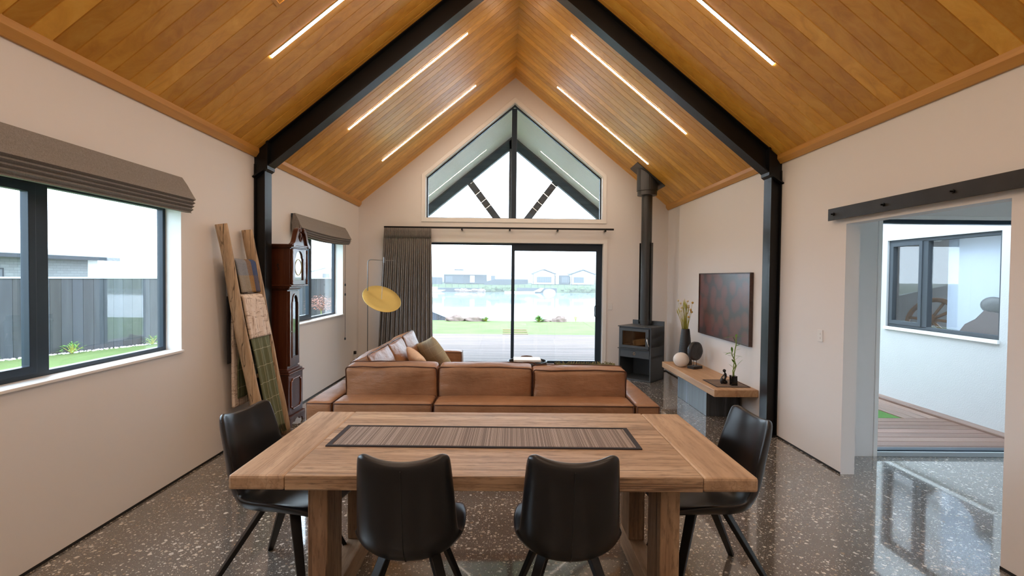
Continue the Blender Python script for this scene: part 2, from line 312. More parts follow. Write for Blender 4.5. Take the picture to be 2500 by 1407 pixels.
# ------------------------------------------------------------------ mesh helpers
class MB:
    def __init__(s): s.v = []; s.f = []; s.uv = {}
    def add(s, vs, fs):
        o = len(s.v); s.v += [Vector(a) for a in vs]; s.f += [tuple(i+o for i in q) for q in fs]; return o
    def box(s, x0, x1, y0, y1, z0, z1):
        s.add([(x0, y0, z0), (x1, y0, z0), (x1, y1, z0), (x0, y1, z0), (x0, y0, z1), (x1, y0, z1), (x1, y1, z1), (x0, y1, z1)],
              [(0, 3, 2, 1), (4, 5, 6, 7), (0, 1, 5, 4), (1, 2, 6, 5), (2, 3, 7, 6), (3, 0, 4, 7)]); return s
    def bar(s, a, b, wa, wb, ref=(0, 0, 1), sa=None, sb=None):
        """rectangular bar from a to b; widths (side, depth) at each end"""
        a, b = Vector(a), Vector(b); d = (b-a).normalized(); r = Vector(ref)
        x = d.cross(r).normalized(); y = x.cross(d).normalized(); vs = []
        for p, (p1, p2) in ((a, wa), (b, wb)):
            for sx, sy in ((-1, -1), (1, -1), (1, 1), (-1, 1)): vs.append(p+x*sx*p1/2+y*sy*p2/2)
        s.add(vs, [(0, 3, 2, 1), (4, 5, 6, 7), (0, 1, 5, 4), (1, 2, 6, 5), (2, 3, 7, 6), (3, 0, 4, 7)]); return s
    def tube(s, pts, rad, n=8, closed=False, caps=True):
        pts = [Vector(p) for p in pts]; m = len(pts); rads = rad if isinstance(rad, (list, tuple)) else [rad]*m
        o = len(s.v); nrm = None
        for i, p in enumerate(pts):
            if closed: t = pts[(i+1) % m]-pts[i-1]
            else: t = pts[min(i+1, m-1)]-pts[max(i-1, 0)]
            t.normalize()
            if nrm is None: nrm = t.orthogonal().normalized()
            nrm = (nrm-t*nrm.dot(t)).normalized(); bn = t.cross(nrm)
            for k in range(n):
                a = 2*PI*k/n; s.v.append(p+(nrm*math.cos(a)+bn*math.sin(a))*rads[i])
        for i in range(m if closed else m-1):
            j = (i+1) % m
            for k in range(n):
                l = (k+1) % n; s.f.append((o+i*n+k, o+i*n+l, o+j*n+l, o+j*n+k))
        if caps and not closed:
            s.f.append(tuple(o+k for k in reversed(range(n)))); s.f.append(tuple(o+(m-1)*n+k for k in range(n)))
        return s
    def lathe(s, prof, c=(0, 0, 0), n=32, cap=True):
        o = len(s.v); c = Vector(c)
        for r, z in prof:
            for k in range(n):
                a = 2*PI*k/n; s.v.append(c+Vector((r*math.cos(a), r*math.sin(a), z)))
        for i in range(len(prof)-1):
            for k in range(n):
                l = (k+1) % n; s.f.append((o+i*n+k, o+i*n+l, o+(i+1)*n+l, o+(i+1)*n+k))
        if cap:
            s.f.append(tuple(o+k for k in reversed(range(n)))); s.f.append(tuple(o+(len(prof)-1)*n+k for k in range(n)))
        return s
    def ball(s, c, r, n=16, sc=(1, 1, 1), amp=0, fr=3, seed=0):
        o = len(s.v); c = Vector(c); h = n//2
        def P(th, ph):
            d = Vector((math.sin(th)*math.cos(ph), math.sin(th)*math.sin(ph), math.cos(th)))
            k = r*(1+(amp*noise.noise(d*fr+Vector((seed, seed*.7, 0))) if amp else 0))
            return c+Vector((d.x*k*sc[0], d.y*k*sc[1], d.z*k*sc[2]))
        s.v.append(P(0, 0))
        for i in range(1, h):
            for k in range(n): s.v.append(P(PI*i/h, 2*PI*k/n))
        s.v.append(P(PI, 0)); e = len(s.v)-1
        for k in range(n):
            l = (k+1) % n; s.f.append((o, o+1+k, o+1+l)); s.f.append((e, o+1+(h-2)*n+l, o+1+(h-2)*n+k))
            for i in range(h-2): s.f.append((o+1+i*n+k, o+1+(i+1)*n+k, o+1+(i+1)*n+l, o+1+i*n+l))
        return s
    def prism(s, outer, holes, fn, d0, d1):
        """polygon with holes in 2D, mapped by fn(a, b, d), extruded from d0 to d1"""
        loops = [outer]+list(holes); flat = [p for l in loops for p in l]
        tri = tessellate_polygon([[Vector((p[0], p[1], 0)) for p in l] for l in loops])
        o = len(s.v); n = len(flat)
        for d in (d0, d1):
            for p in flat: s.v.append(Vector(fn(p[0], p[1], d)))
        for t in tri: s.f.append((o+t[0], o+t[1], o+t[2])); s.f.append((o+n+t[2], o+n+t[1], o+n+t[0]))
        k = 0
        for l in loops:
            m = len(l)
            for i in range(m): a, b = k+i, k+(i+1) % m; s.f.append((o+a, o+b, o+n+b, o+n+a))
            k += m
        return s
    def ring(s, outer, inner, fn, d0, d1):
        return s.prism(outer, [inner], fn, d0, d1)
    def grid(s, fn, nu, nv, uvs=True, th=0):
        """surface fn(u,v) on a grid; th thickens it into a closed sheet"""
        P = [[Vector(fn(i/nu, j/nv)) for j in range(nv+1)] for i in range(nu+1)]
        def nrm(i, j):
            a = P[min(i+1, nu)][j]-P[max(i-1, 0)][j]; b = P[i][min(j+1, nv)]-P[i][max(j-1, 0)]; c = a.cross(b)
            return c.normalized() if c.length > 1e-12 else Vector((0, 0, 1))
        o = len(s.v)
        for i in range(nu+1):
            for j in range(nv+1): s.uv[len(s.v)] = (i/nu, j/nv); s.v.append(P[i][j])
        I = lambda i, j: o+i*(nv+1)+j
        for i in range(nu):
            for j in range(nv): s.f.append((I(i, j), I(i+1, j), I(i+1, j+1), I(i, j+1)))
        if th:
            o2 = len(s.v)
            for i in range(nu+1):
                for j in range(nv+1): s.uv[len(s.v)] = (i/nu, j/nv); s.v.append(P[i][j]-nrm(i, j)*th)
            J = lambda i, j: o2+i*(nv+1)+j
            for i in range(nu):
                for j in range(nv): s.f.append((J(i, j+1), J(i+1, j+1), J(i+1, j), J(i, j)))
            for i in range(nu):
                s.f.append((I(i+1, 0), I(i, 0), J(i, 0), J(i+1, 0))); s.f.append((I(i, nv), I(i+1, nv), J(i+1, nv), J(i, nv)))
            for j in range(nv):
                s.f.append((I(0, j), I(0, j+1), J(0, j+1), J(0, j))); s.f.append((I(nu, j+1), I(nu, j), J(nu, j), J(nu, j+1)))
        return s
    def rbox(s, half, r, n=8, bulge=0, amp=0, seed=0, xf=None, topb=0):
        """puffy rounded box centred at 0, bulging along Y"""
        hx, hy, hz = half; o = len(s.v); idx = {}
        lv = [math.sin((-1+2*i/n)*PI/2) for i in range(n+1)]
        def vert(p):
            key = tuple(round(c, 5) for c in p)
            if key in idx: return idx[key]
            P = Vector((p[0]*hx, p[1]*hy, p[2]*hz))
            I = Vector((max(-hx+r, min(hx-r, P.x)), max(-hy+r, min(hy-r, P.y)), max(-hz+r, min(hz-r, P.z))))
            d = P-I
            if d.length > 1e-9: P = I+d.normalized()*r
            k = (1-p[0]**2)*(1-p[2]**2)
            P.y += bulge*k*p[1]
            P.z += topb*(1-p[0]**2)*(1-p[1]**2)*p[2]
            if amp:
                q = Vector((P.x*3.2+seed, P.y*3+seed*.3, P.z*5)); P += Vector((noise.noise(q), noise.noise(q+Vector((9, 3, 1))), noise.noise(q+Vector((4, 8, 2)))))*amp
                q2 = q*3.1; P.y += noise.noise(q2)*amp*.5*(1 if p[1] > 0 else -1)
            if xf: P = xf @ P
            idx[key] = len(s.v); s.v.append(P); return idx[key]
        for ax in range(3):
            for sg in (-1, 1):
                for i in range(n):
                    for j in range(n):
                        def mkp(a, b):
                            p = [0, 0, 0]; p[ax] = sg; p[(ax+1) % 3] = a; p[(ax+2) % 3] = b; return p
                        q = [vert(mkp(lv[i], lv[j])), vert(mkp(lv[i+1], lv[j])), vert(mkp(lv[i+1], lv[j+1])), vert(mkp(lv[i], lv[j+1]))]
                        s.f.append(tuple(q if sg > 0 else reversed(q)))
        return s
    def build(s, name, mat, parent=None, smooth=False, bevel=0, sub=0, local=False, origin=None):
        me = bpy.data.meshes.new(name); off = Vector((0, 0, 0))
        if parent is not None and not local: off = Vector(parent['o'])
        loc = Vector((0, 0, 0))
        if parent is None and origin: loc = Vector(origin); off = loc
        me.from_pydata([v-off for v in s.v], [], s.f)
        if s.uv:
            ul = me.uv_layers.new(name='UVMap')
            for lp in me.loops: ul.data[lp.index].uv = s.uv.get(lp.vertex_index, (0, 0))
        me.materials.append(mat); me.update()
        o = bpy.data.objects.new(name, me); COL.objects.link(o); o.location = loc
        if smooth:
            for p in me.polygons: p.use_smooth = True
        if bevel:
            b = o.modifiers.new('bevel', 'BEVEL'); b.width = bevel; b.segments = 2; b.limit_method = 'ANGLE'; b.angle_limit = .6
        if sub:
            b = o.modifiers.new('sub', 'SUBSURF'); b.levels = sub; b.render_levels = sub
        if parent is not None:
            o.parent = parent; o['o'] = tuple(off)
        return o
def fixn(o):
    import bmesh
    bm = bmesh.new(); bm.from_mesh(o.data); bmesh.ops.recalc_face_normals(bm, faces=bm.faces); bm.to_mesh(o.data); bm.free(); return o
def tag(o, label=None, cat=None, group=None, kind=None):
    if label: o['label'] = label
    if cat: o['category'] = cat
    if group: o['group'] = group
    if kind: o['kind'] = kind
    return o
def empty(name, loc, rz=0, **kw):
    o = bpy.data.objects.new(name, None); COL.objects.link(o); o.location = loc; o.rotation_euler = (0, 0, rz)
    o.empty_display_size = .1; o['o'] = tuple(loc); return tag(o, **kw)
def copy_tree(o, parent=None):
    c = o.copy(); COL.objects.link(c)
    if parent is not None: c.parent = parent
    for ch in [x for x in list(COL.objects) if x.parent == o]: copy_tree(ch, c)
    return c
def struct(name, mb, mat, parent=None, **kw):
    o = fixn(mb.build(name, mat, parent, **kw))
    if parent is None: o['kind'] = 'structure'
    return o
def lerp(tab, t):
    """smooth interpolation in a table [(t, a, b, ...)]"""
    for i in range(len(tab)-1):
        if t <= tab[i+1][0] or i == len(tab)-2:
            k = (t-tab[i][0])/(tab[i+1][0]-tab[i][0]); p0 = tab[max(i-1, 0)]; p1 = tab[i]; p2 = tab[i+1]; p3 = tab[min(i+2, len(tab)-1)]
            return [0.5*(2*b+(c-a)*k+(2*a-5*b+4*c-d)*k*k+(3*b-a-3*c+d)*k**3) for a, b, c, d in zip(p0[1:], p1[1:], p2[1:], p3[1:])]
FX = lambda a, b, d: (d, a, b)      # polygon in YZ, extruded along X
FY = lambda a, b, d: (a, d, b)      # polygon in XZ, extruded along Y
FZ = lambda a, b, d: (a, b, d)
def rect(a0, a1, b0, b1): return [(a0, b0), (a1, b0), (a1, b1), (a0, b1)]

# ------------------------------------------------------------------ room shell
XL, XR, YF, YB = -2.526, 2.769, 8.671, -3.6
HE, HR = 2.815, 4.985
XM = (XL+XR)/2; SL = (HR-HE)/(XR-XM)
def cz(x): return HR-SL*abs(x-XM)
W1 = (1.75, 3.965, .99, 2.12); W2 = (6.05, 7.85, .985, 2.12)

struct('floor', MB().box(XL-.02, 5.3, YB, 4.62, -.12, 0).box(XL-.02, XR+.02, 4.62, YF+.09, -.12, 0), M['concrete'])
wl = MB().prism([(YB, 0), (YF, 0), (YF, HE+.1), (YB, HE+.1)], [rect(*W1), rect(*W2)], FX, XL-.17, XL)
struct('wall_left', wl, M['wall'])
DO = (2.757, 4.11, 2.062)
wr = MB().prism([(YB, 0), (DO[0], 0), (DO[0], DO[2]), (DO[1], DO[2]), (DO[1], 0), (YF, 0), (YF, HE+.1), (YB, HE+.1)], [], FX, XR, XR+.115)
struct('wall_right', wr, M['wall'])
GA = [(-1.395, 2.592), (1.635, 2.592), (1.63, 3.322), (.118, 4.572), (-1.395, 3.302)]
SD = (-1.42, 1.66, 2.185)
gab = [(XL-.26, 0), (SD[0], 0), (SD[0], SD[2]), (SD[1], SD[2]), (SD[1], 0), (XR+.12, 0), (XR+.12, HE+.05), (XM, HR+.1), (XL-.26, HE+.05)]
struct('wall_far', MB().prism(gab, [GA], FY, YF, YF+.24), M['wall'])
struct('wall_behind', MB().prism([(XL-.26, 0), (XR+.12, 0), (XR+.12, HE+.05), (XM, HR+.1), (XL-.26, HE+.05)], [], FY, YB-.2, YB), M['wall'])

# ceiling: tongue and groove boards with V grooves
cb = MB(); bw = .139; g = .0045; gd = .010
for side in (-1, 1):
    xe = XL if side < 0 else XR
    y = .025+bw*math.floor((YB-.025)/bw); row = []
    while y < YF:
        for yy, d in ((y, gd), (y+g, 0), (y+bw-g, 0)): row.append((min(max(yy, YB), YF+.01), d))
        y += bw
    row.append((YF+.01, 0)); n = len(row); o = len(cb.v)
    for yy, d in row: cb.v.append(Vector((XM, yy, HR+d))); cb.v.append(Vector((xe, yy, HE+d)))
    for i in range(n-1):
        q = (o+2*i, o+2*i+1, o+2*i+3, o+2*i+2); cb.f.append(q if side < 0 else tuple(reversed(q)))
tri = [(XL-.3, cz(XL-.3)+.02), (XM, HR+.03), (XR+.3, cz(XR+.3)+.02), (XR+.3, cz(XR+.3)+.3), (XM, HR+.33), (XL-.3, cz(XL-.3)+.3)]
ce = cb.build('ceiling', M['ceil']); ce['kind'] = 'structure'
struct('roof', MB().prism(tri, [], FY, YB-.2, YF+.24), M['roof'])
# cedar cornices along both eaves and the gable
def cornice(x, s):
    return [(x, 2.77), (x+s*.018, 2.77), (x+s*.05, 2.815), (x+s*.05, cz(x+s*.05)+.01), (x, HE+.01)]
struct('trim_1', MB().prism(cornice(XL, 1), [], FY, YB, YF), M['cornice'])
struct('trim_2', MB().prism(cornice(XR, -1), [], FY, YB, YF), M['cornice'])
# black strips paint in the dark of the recessed shadow gap under the walls
struct('painted_shadow_gap_left', MB().box(XL, XL+.004, YB, YF, 0, .016), M['black'])
struct('painted_shadow_gap_right', MB().box(XR-.004, XR, YB, DO[0], 0, .016).box(XR-.004, XR, DO[1], YF, 0, .016), M['black'])
struct('painted_shadow_gap_far', MB().box(XL, SD[0], YF-.004, YF, 0, .016).box(SD[1], XR, YF-.004, YF, 0, .016), M['black'])

# ------------------------------------------------------------------ windows and doors
def framed(name, fn, a0, a1, b0, b1, wdt, d0, d1, mat, parent):
    return struct(name, MB().ring(rect(a0, a1, b0, b1), rect(a0+wdt, a1-wdt, b0+wdt, b1-wdt), fn, d0, d1), mat, parent, bevel=.003)
def side_window(name, W, ym0, ym1, sashleft=True):
    x0, x1 = XL-.168, XL-.12
    r = empty(name, (XL-.12, (W[0]+W[1])/2, W[2])); r['kind'] = 'structure'
    framed('window_frame', FX, W[0], W[1], W[2]+.012, W[3], .032, x0, x1, M['frame'], r)
    struct('mullion', MB().box(x0, x1, ym0, ym1, W[2]+.04, W[3]-.03), M['frame'], r, bevel=.003)
    sa = framed('sash', FX, W[0]+.03, ym0, W[2]+.042, W[3]-.03, .045, x0+.012, x1+.012, M['frame'], r)
    struct('glass_pane', MB().box(x1-.022, x1-.016, W[0]+.07, ym0-.04, W[2]+.08, W[3]-.07), M['glass'], sa)
    struct('glass_pane', MB().box(x1-.022, x1-.016, ym1, W[1]-.03, W[2]+.042, W[3]-.03), M['glass'], r)
    struct('window_sill', MB().box(XL-.12, XL+.022, W[0], W[1], W[2]-.002, W[2]+.016), M['white'], r, bevel=.003)
    struct('window_reveal', MB().box(XL-.12, XL+.001, W[1]-.006, W[1], W[2], W[3]).box(XL-.12, XL+.001, W[0], W[0]+.006, W[2], W[3]).box(XL-.12, XL+.001, W[0], W[1], W[3]-.006, W[3]), M['white'], r)
    return r
side_window('window_1', W1, 2.868, 2.955)
side_window('window_2', W2, 6.83, 6.90)

r = empty('window_3', (XM, YF+.1, 2.6)); r['kind'] = 'structure'
def inset(poly, d):
    n = len(poly); out = []
    for i in range(n):
        p0, p1, p2 = Vector(poly[i-1]), Vector(poly[i]), Vector(poly[(i+1) % n])
        d1 = (p1-p0).normalized(); d2 = (p2-p1).normalized(); n1 = Vector((-d1.y, d1.x)); n2 = Vector((-d2.y, d2.x))
        m = (n1+n2).normalized(); out.append(tuple(p1+m*(d/m.dot(n1))))
    return out
struct('window_frame', MB().ring(GA, inset(GA, .026), FY, YF+.12, YF+.18), M['frame'], r)
struct('mullion', MB().box(.07, .158, YF+.11, YF+.18, 2.61, 4.50), M['frame'], r, bevel=.004)
struct('glass_pane', MB().prism(inset(GA, .02), [], FY, YF+.15, YF+.156), M['glass'], r)
struct('window_architrave', MB().ring(inset(GA, -.065), inset(GA, -.004), FY, YF-.014, YF), M['white'], r, bevel=.003)
struct('window_reveal', MB().ring(inset(GA, .0), inset(GA, .006), FY, YF-.002, YF+.12), M['white'], r)

# sliding glass door in the gable wall
r = empty('door_1', (.1, YF+.1, 0)); r['kind'] = 'structure'
y0 = YF+.09
struct('door_frame', MB().ring(rect(SD[0], SD[1], .0, SD[2]), rect(SD[0]+.03, SD[1]-.022, .07, SD[2]-.022), FY, y0, y0+.12), M['frame'], r)
fx = struct('fixed_panel', MB().ring(rect(-1.39, .125, .07, 2.163), rect(-1.35, .085, .10, 2.150), FY, y0+.05, y0+.08), M['frame'], r)
struct('glass_pane', MB().box(-1.36, .09, y0+.06, y0+.066, .09, 2.155), M['glass'], fx)
sl = struct('sliding_panel', MB().ring(rect(.088, 1.638, .07, 2.163), rect(.140, 1.552, .15, 2.052), FY, y0, y0+.045), M['frame'], r, bevel=.004)
struct('glass_pane', MB().box(.13, 1.56, y0+.02, y0+.026, .14, 2.06), M['glass'], sl)
hz = 1.02
struct('door_handle', MB().tube([(1.565, y0, hz-.09), (1.535, y0-.045, hz-.09), (1.53, y0-.05, hz-.075), (1.53, y0-.05, hz+.075), (1.535, y0-.045, hz+.09), (1.565, y0, hz+.09)], .008, 8).box(1.57, 1.612, y0-.012, y0, hz-.12, hz+.12), M['frame'], sl)
struct('door_architrave', MB().prism([(SD[0]-.06, 0), (SD[0], 0), (SD[0], SD[2]), (SD[1], SD[2]), (SD[1], 0), (SD[1]+.06, 0), (SD[1]+.06, SD[2]+.06), (SD[0]-.06, SD[2]+.06)], [], FY, YF-.014, YF), M['white'], r)
struct('door_reveal', MB().box(SD[1]-.006, SD[1], YF, y0, 0, SD[2]).box(SD[0], SD[0]+.006, YF, y0, 0, SD[2]).box(SD[0], SD[1], YF, y0, SD[2]-.006, SD[2]), M['white'], r)

# ------------------------------------------------------------------ hallway through the right opening
HC = 2.42; GY = 4.54
struct('wall_hall_nib', MB().box(XR+.115, 3.35, GY, GY+.14, 0, HC).box(3.35, 5.3, GY, GY+.14, 2.16, HC).box(5.0, 5.3, GY, GY+.14, 0, 2.16), M['wall'])
struct('wall_hall_end', MB().box(5.2, 5.3, .2, GY, 0, HC).box(XR+.115, 4.0, .1, .2, 0, HC).box(5.0, 5.2, .1, .2, 0, HC).box(4.0, 5.0, .1, .2, 2.16, HC), M['wall'])
r = empty('added_hall_window', (4.5, .15, 0)); r['kind'] = 'structure'  # unseen window, added to bring more daylight into the hall
struct('window_frame', MB().ring(rect(4.0, 5.0, 0, 2.16), rect(4.04, 4.96, .04, 2.12), FY, .12, .18), M['frame'], r)
struct('glass_pane', MB().box(4.02, 4.98, .148, .154, .02, 2.14), M['glass'], r)
struct('ceiling_hall', MB().box(XR+.115, 5.3, .1, GY+.14, HC, HC+.1), M['white'])
struct('trim_3', MB().box(3.35, 3.385, GY-.012, GY, 0, 2.19).box(3.35, 5.0, GY-.012, GY, 2.155, 2.19), M['white'], bevel=.003)
r = empty('door_2', (4.1, GY, 0)); r['kind'] = 'structure'
struct('door_frame', MB().ring(rect(3.385, 5.0, 0, 2.155), rect(3.40, 4.98, .052, 2.122), FY, GY+.02, GY+.10), M['frame'], r)
struct('door_sill', MB().box(3.385, 5.0, GY-.01, GY+.02, 0, .042), M['roof'], r, bevel=.003)
struct('glass_pane', MB().box(3.39, 4.99, GY+.05, GY+.056, .03, 2.15), M['glass'], r)

# ------------------------------------------------------------------ courtyard and the wing opposite
CX = 5.40
struct('deck_courtyard', MB().prism([(3.0, 4.68), (5.25, 4.68), (5.25, 12), (4.78, 12), (4.78, 6.05), (3.0, 6.05)], [], FZ, -.09, -.075), M['black'])
db = MB(); y = 4.69
while y < 6.0: db.box(XR+.3, 5.25, y, y+.139, -.08, -.05); y += .146
fixn(db.build('deck_boards', M['deckred'], bevel=.003))['kind'] = 'structure'
db = MB(); x = 4.80
while x < 5.22: db.box(x, x+.139, 6.0, 12, -.08, -.05); x += .146
struct('deck_border', db, M['decky'], bevel=.003)
struct('deck_edge', MB().box(5.255, CX, 4.69, 12, -.08, -.03), M['decky'], bevel=.004)
tag(MB().box(XR+.3, 4.79, 6.04, 12, -.1, -.06).build('courtyard_grass', mat_grass('courtyard_turf', (.03, .09, .012), (.07, .17, .03))), 'small patch of green lawn inside the courtyard decking', 'grass', kind='stuff')
CW = (5.47, 7.13, .96, 2.165)
struct('wall_courtyard', MB().prism([(4.3, -.3), (12, -.3), (12, 2.75), (4.3, 2.75)], [rect(*CW)], FX, CX, CX+.14), M['render'])
r = empty('window_4', (CX+.06, 6.3, CW[2])); r['kind'] = 'structure'
framed('window_frame', FX, *CW, .045, CX+.03, CX+.10, M['greyhouse'], r)
struct('mullion', MB().box(CX+.03, CX+.10, 6.47, 6.56, CW[2]+.03, CW[3]-.03), M['greyhouse'], r, bevel=.003)
framed('sash', FX, 6.55, CW[1]-.04, CW[2]+.04, CW[3]-.04, .05, CX+.015, CX+.08, M['greyhouse'], r)
struct('glass_pane', MB().box(CX+.06, CX+.065, 5.5, 7.1, CW[2]+.03, CW[3]-.03), M['glass'], r)
struct('window_sill', MB().box(CX-.03, CX+.03, CW[0]-.01, CW[1]+.01, CW[2]-.04, CW[2]), M['white'], r)
# the room behind it
struct('wall_wing', MB().box(8.6, 8.7, 4.3, 7.0, -.05, 2.6).box(8.6, 8.7, 9.2, 12, -.05, 2.6).box(8.6, 8.7, 7.0, 9.2, -.05, .9).box(8.6, 8.7, 7.0, 9.2, 2.2, 2.6).box(CX+.14, 8.7, 4.2, 4.3, -.05, 2.6).box(CX+.14, 8.7, 12, 12.1, -.05, 2.6), M['wall'])
struct('ceiling_wing', MB().box(CX, 8.7, 4.2, 12.1, 2.6, 2.75), M['white'])
struct('floor_wing', MB().box(CX+.14, 8.7, 4.3, 12, -.1, 0), M['deck'])
t = empty('roller_blind', (CX+.24, 5.95, 2.2), label='pale blue-grey roller blind behind the wide pane of the courtyard window', cat='blind')
MB().box(CX+.235, CX+.24, 5.42, 6.40, .9, 2.25).build('blind_fabric', plain('blue_grey_blind_cloth', (.50, .56, .66), .8), t)
MB().tube([(CX+.24, 5.42, 2.27), (CX+.24, 6.40, 2.27)], .025, 12).build('roller', M['white'], t)
t = empty('sculpture', (CX+.19, 5.78, .93), label='dark sculpture with an oval head above a folded red-brown body in the courtyard window', cat='sculpture')
MB().ball((CX+.19, 5.74, 1.33), .16, 20, (.3, 1.0, .62)).build('oval_head', M['stone'], t, smooth=True)
sm = plain('oxblood_stone', (.05, .02, .02), .3)
MB().prism([(5.56, .93), (5.64, 1.24), (5.80, 1.28), (5.92, 1.16), (6.06, 1.08), (6.13, .99), (6.02, .93)], [], FX, CX+.16, CX+.22).build('folded_body', sm, t, bevel=.015)
t = empty('wheel_table', (CX+1.0, 7.5, 0), label='orange-brown wooden spoked wheel table inside the room across the courtyard', cat='table')
cm = plain('orange_timber', (.32, .14, .04), .5, var=.3, vs=5); mb = MB()
c = Vector((CX+1.0, 7.55, 1.02))
mb.tube([c+Vector((.1*math.sin(a*PI/16), .42*math.cos(a*PI/16), .30*math.sin(a*PI/16))) for a in range(32)], .035, 8, closed=True)
for a in range(10): mb.tube([c, c+Vector((.1*math.sin(a*PI/5), .40*math.cos(a*PI/5), .28*math.sin(a*PI/5)))], .022, 6)
mb.ball(c, .09, 12); mb.build('spoked_wheel', cm, t, smooth=True)
MB().box(c.x-.03, c.x+.03, c.y-.25, c.y-.17, 0, .8).box(c.x-.03, c.x+.03, c.y+.17, c.y+.25, 0, .8).build('stand', cm, t)

# ------------------------------------------------------------------ steel portal frame
t = empty('steel_portal_frame', (XM, 5.165, 0), label='black steel portal frame spanning the room under the timber ceiling', cat='steel frame')
Y0, Y1, YW = 5.09, 5.24, 5.165
for s, xw in ((1, XL), (-1, XR)):
    xi = xw+s*.11
    mb = MB()
    mb.box(min(xi, xi-s*.012), max(xi, xi-s*.012), Y0, Y1, 0, 2.63)
    mb.box(min(xw, xi), max(xw, xi), YW-.045, YW-.035, 0, 2.66)
    mb.box(min(xw, xw+s*.012), max(xw, xw+s*.012), Y0, Y1, 0, 2.7)
    mb.box(min(xw, xi+s*.02), max(xw, xi+s*.02), Y0-.02, Y1+.02, 0, .012)
    fixn(mb.build('column', M['steel'], t, bevel=.002))
    # knee: web plate, upright end plate, sloping stiffener
    mb = MB()
    mb.prism([(xw, 2.55), (xi, 2.63), (xi+s*.02, 2.66), (xi+s*.02, cz(xi+s*.02)), (xw, cz(xw))], [], FY, Y0+.012, Y0+.03)
    mb.box(min(xi+s*.015, xi+s*.032), max(xi+s*.015, xi+s*.032), Y0-.015, Y1, 2.65, 2.93)
    fixn(mb.build('knee_plate', M['steel'], t))
    MB().bar((xi+s*.02, YW-.01, 2.655), (xw-s*.0, YW-.01, 2.565), (.012, .20), (.012, .20), ref=(0, 1, 0)).build('stiffener_plate', M['steel'], t)
    # rafter: lower flange, web, upper flange
    def zz(x, d): return cz(x)-d
    xr = xi+s*.01
    mb = MB()
    mb.prism([(xr, zz(xr, .25)), (XM, zz(XM, .25)), (XM, zz(XM, .236)), (xr, zz(xr, .236))], [], FY, Y0, Y1)
    mb.prism([(xr, zz(xr, .24)), (XM, zz(XM, .24)), (XM, zz(XM, .0)), (xr, zz(xr, .0))], [], FY, Y0+.055, Y0+.063)
    mb.prism([(xr, zz(xr, .014)), (XM, zz(XM, .014)), (XM, zz(XM, .0)), (xr, zz(xr, .0))], [], FY, Y0, Y1)
    fixn(mb.build('rafter', M['steel'], t))

# ------------------------------------------------------------------ recessed LED strips
def strip(side, y, x0, x1, label):
    e = empty('led_strip_light', ((x0+x1)/2, y, cz((x0+x1)/2)), label=label, cat='ceiling light', group='warm LED strips recessed in the ceiling')
    for nm, h, dz, mat in (('channel', .022, .0035, M['frame']), ('diffuser', .0165, .006, M['led'])):
        mb = MB(); p = [(x0, cz(x0)-dz), (x1, cz(x1)-dz), (x1, cz(x1)+.002), (x0, cz(x0)+.002)]
        mb.prism(p, [], FY, y-h, y+h); fixn(mb.build(nm, mat, e))
rows = ((4.09, 'nearest row before the steel frame'), (6.07, 'middle row just beyond the steel frame'), (7.70, 'farthest row by the gable wall'))
for y, tx in rows:
    strip(-1, y, -1.89, -.49, 'warm LED strip in the left ceiling slope, '+tx)
    strip(1, y, 2.13, .74, 'warm LED strip in the right ceiling slope, '+tx)
for y, tx in ((2.11, 'added unseen above the dining table'), (.13, 'added unseen above the camera'), (-1.85, 'added unseen at the near end')):  # out-of-view strips added to light the interior
    strip(-1, y, -1.89, -.49, 'warm LED strip in the left ceiling slope, '+tx)
    strip(1, y, 2.13, .74, 'warm LED strip in the right ceiling slope, '+tx)
t = empty('ceiling_hatch', (-1.58, 3.60, cz(-1.58)), label='small square recessed light fitting in the left ceiling slope by the top edge', cat='ceiling light')
mb = MB(); mb.ring([(-1.66, 3.70), (-1.42, 3.70), (-1.42, 3.48), (-1.66, 3.48)], [(-1.64, 3.68), (-1.44, 3.68), (-1.44, 3.50), (-1.64, 3.50)], lambda a, b, d: (a, b, cz(a)+d), -.008, .001); fixn(mb.build('trim_ring', M['cornice'], t))
mb = MB(); mb.prism(rect(-1.59, -1.49, 3.60, 3.64), [], lambda a, b, d: (a, b, cz(a)+d), -.006, .001); fixn(mb.build('diffuser', M['led'], t))

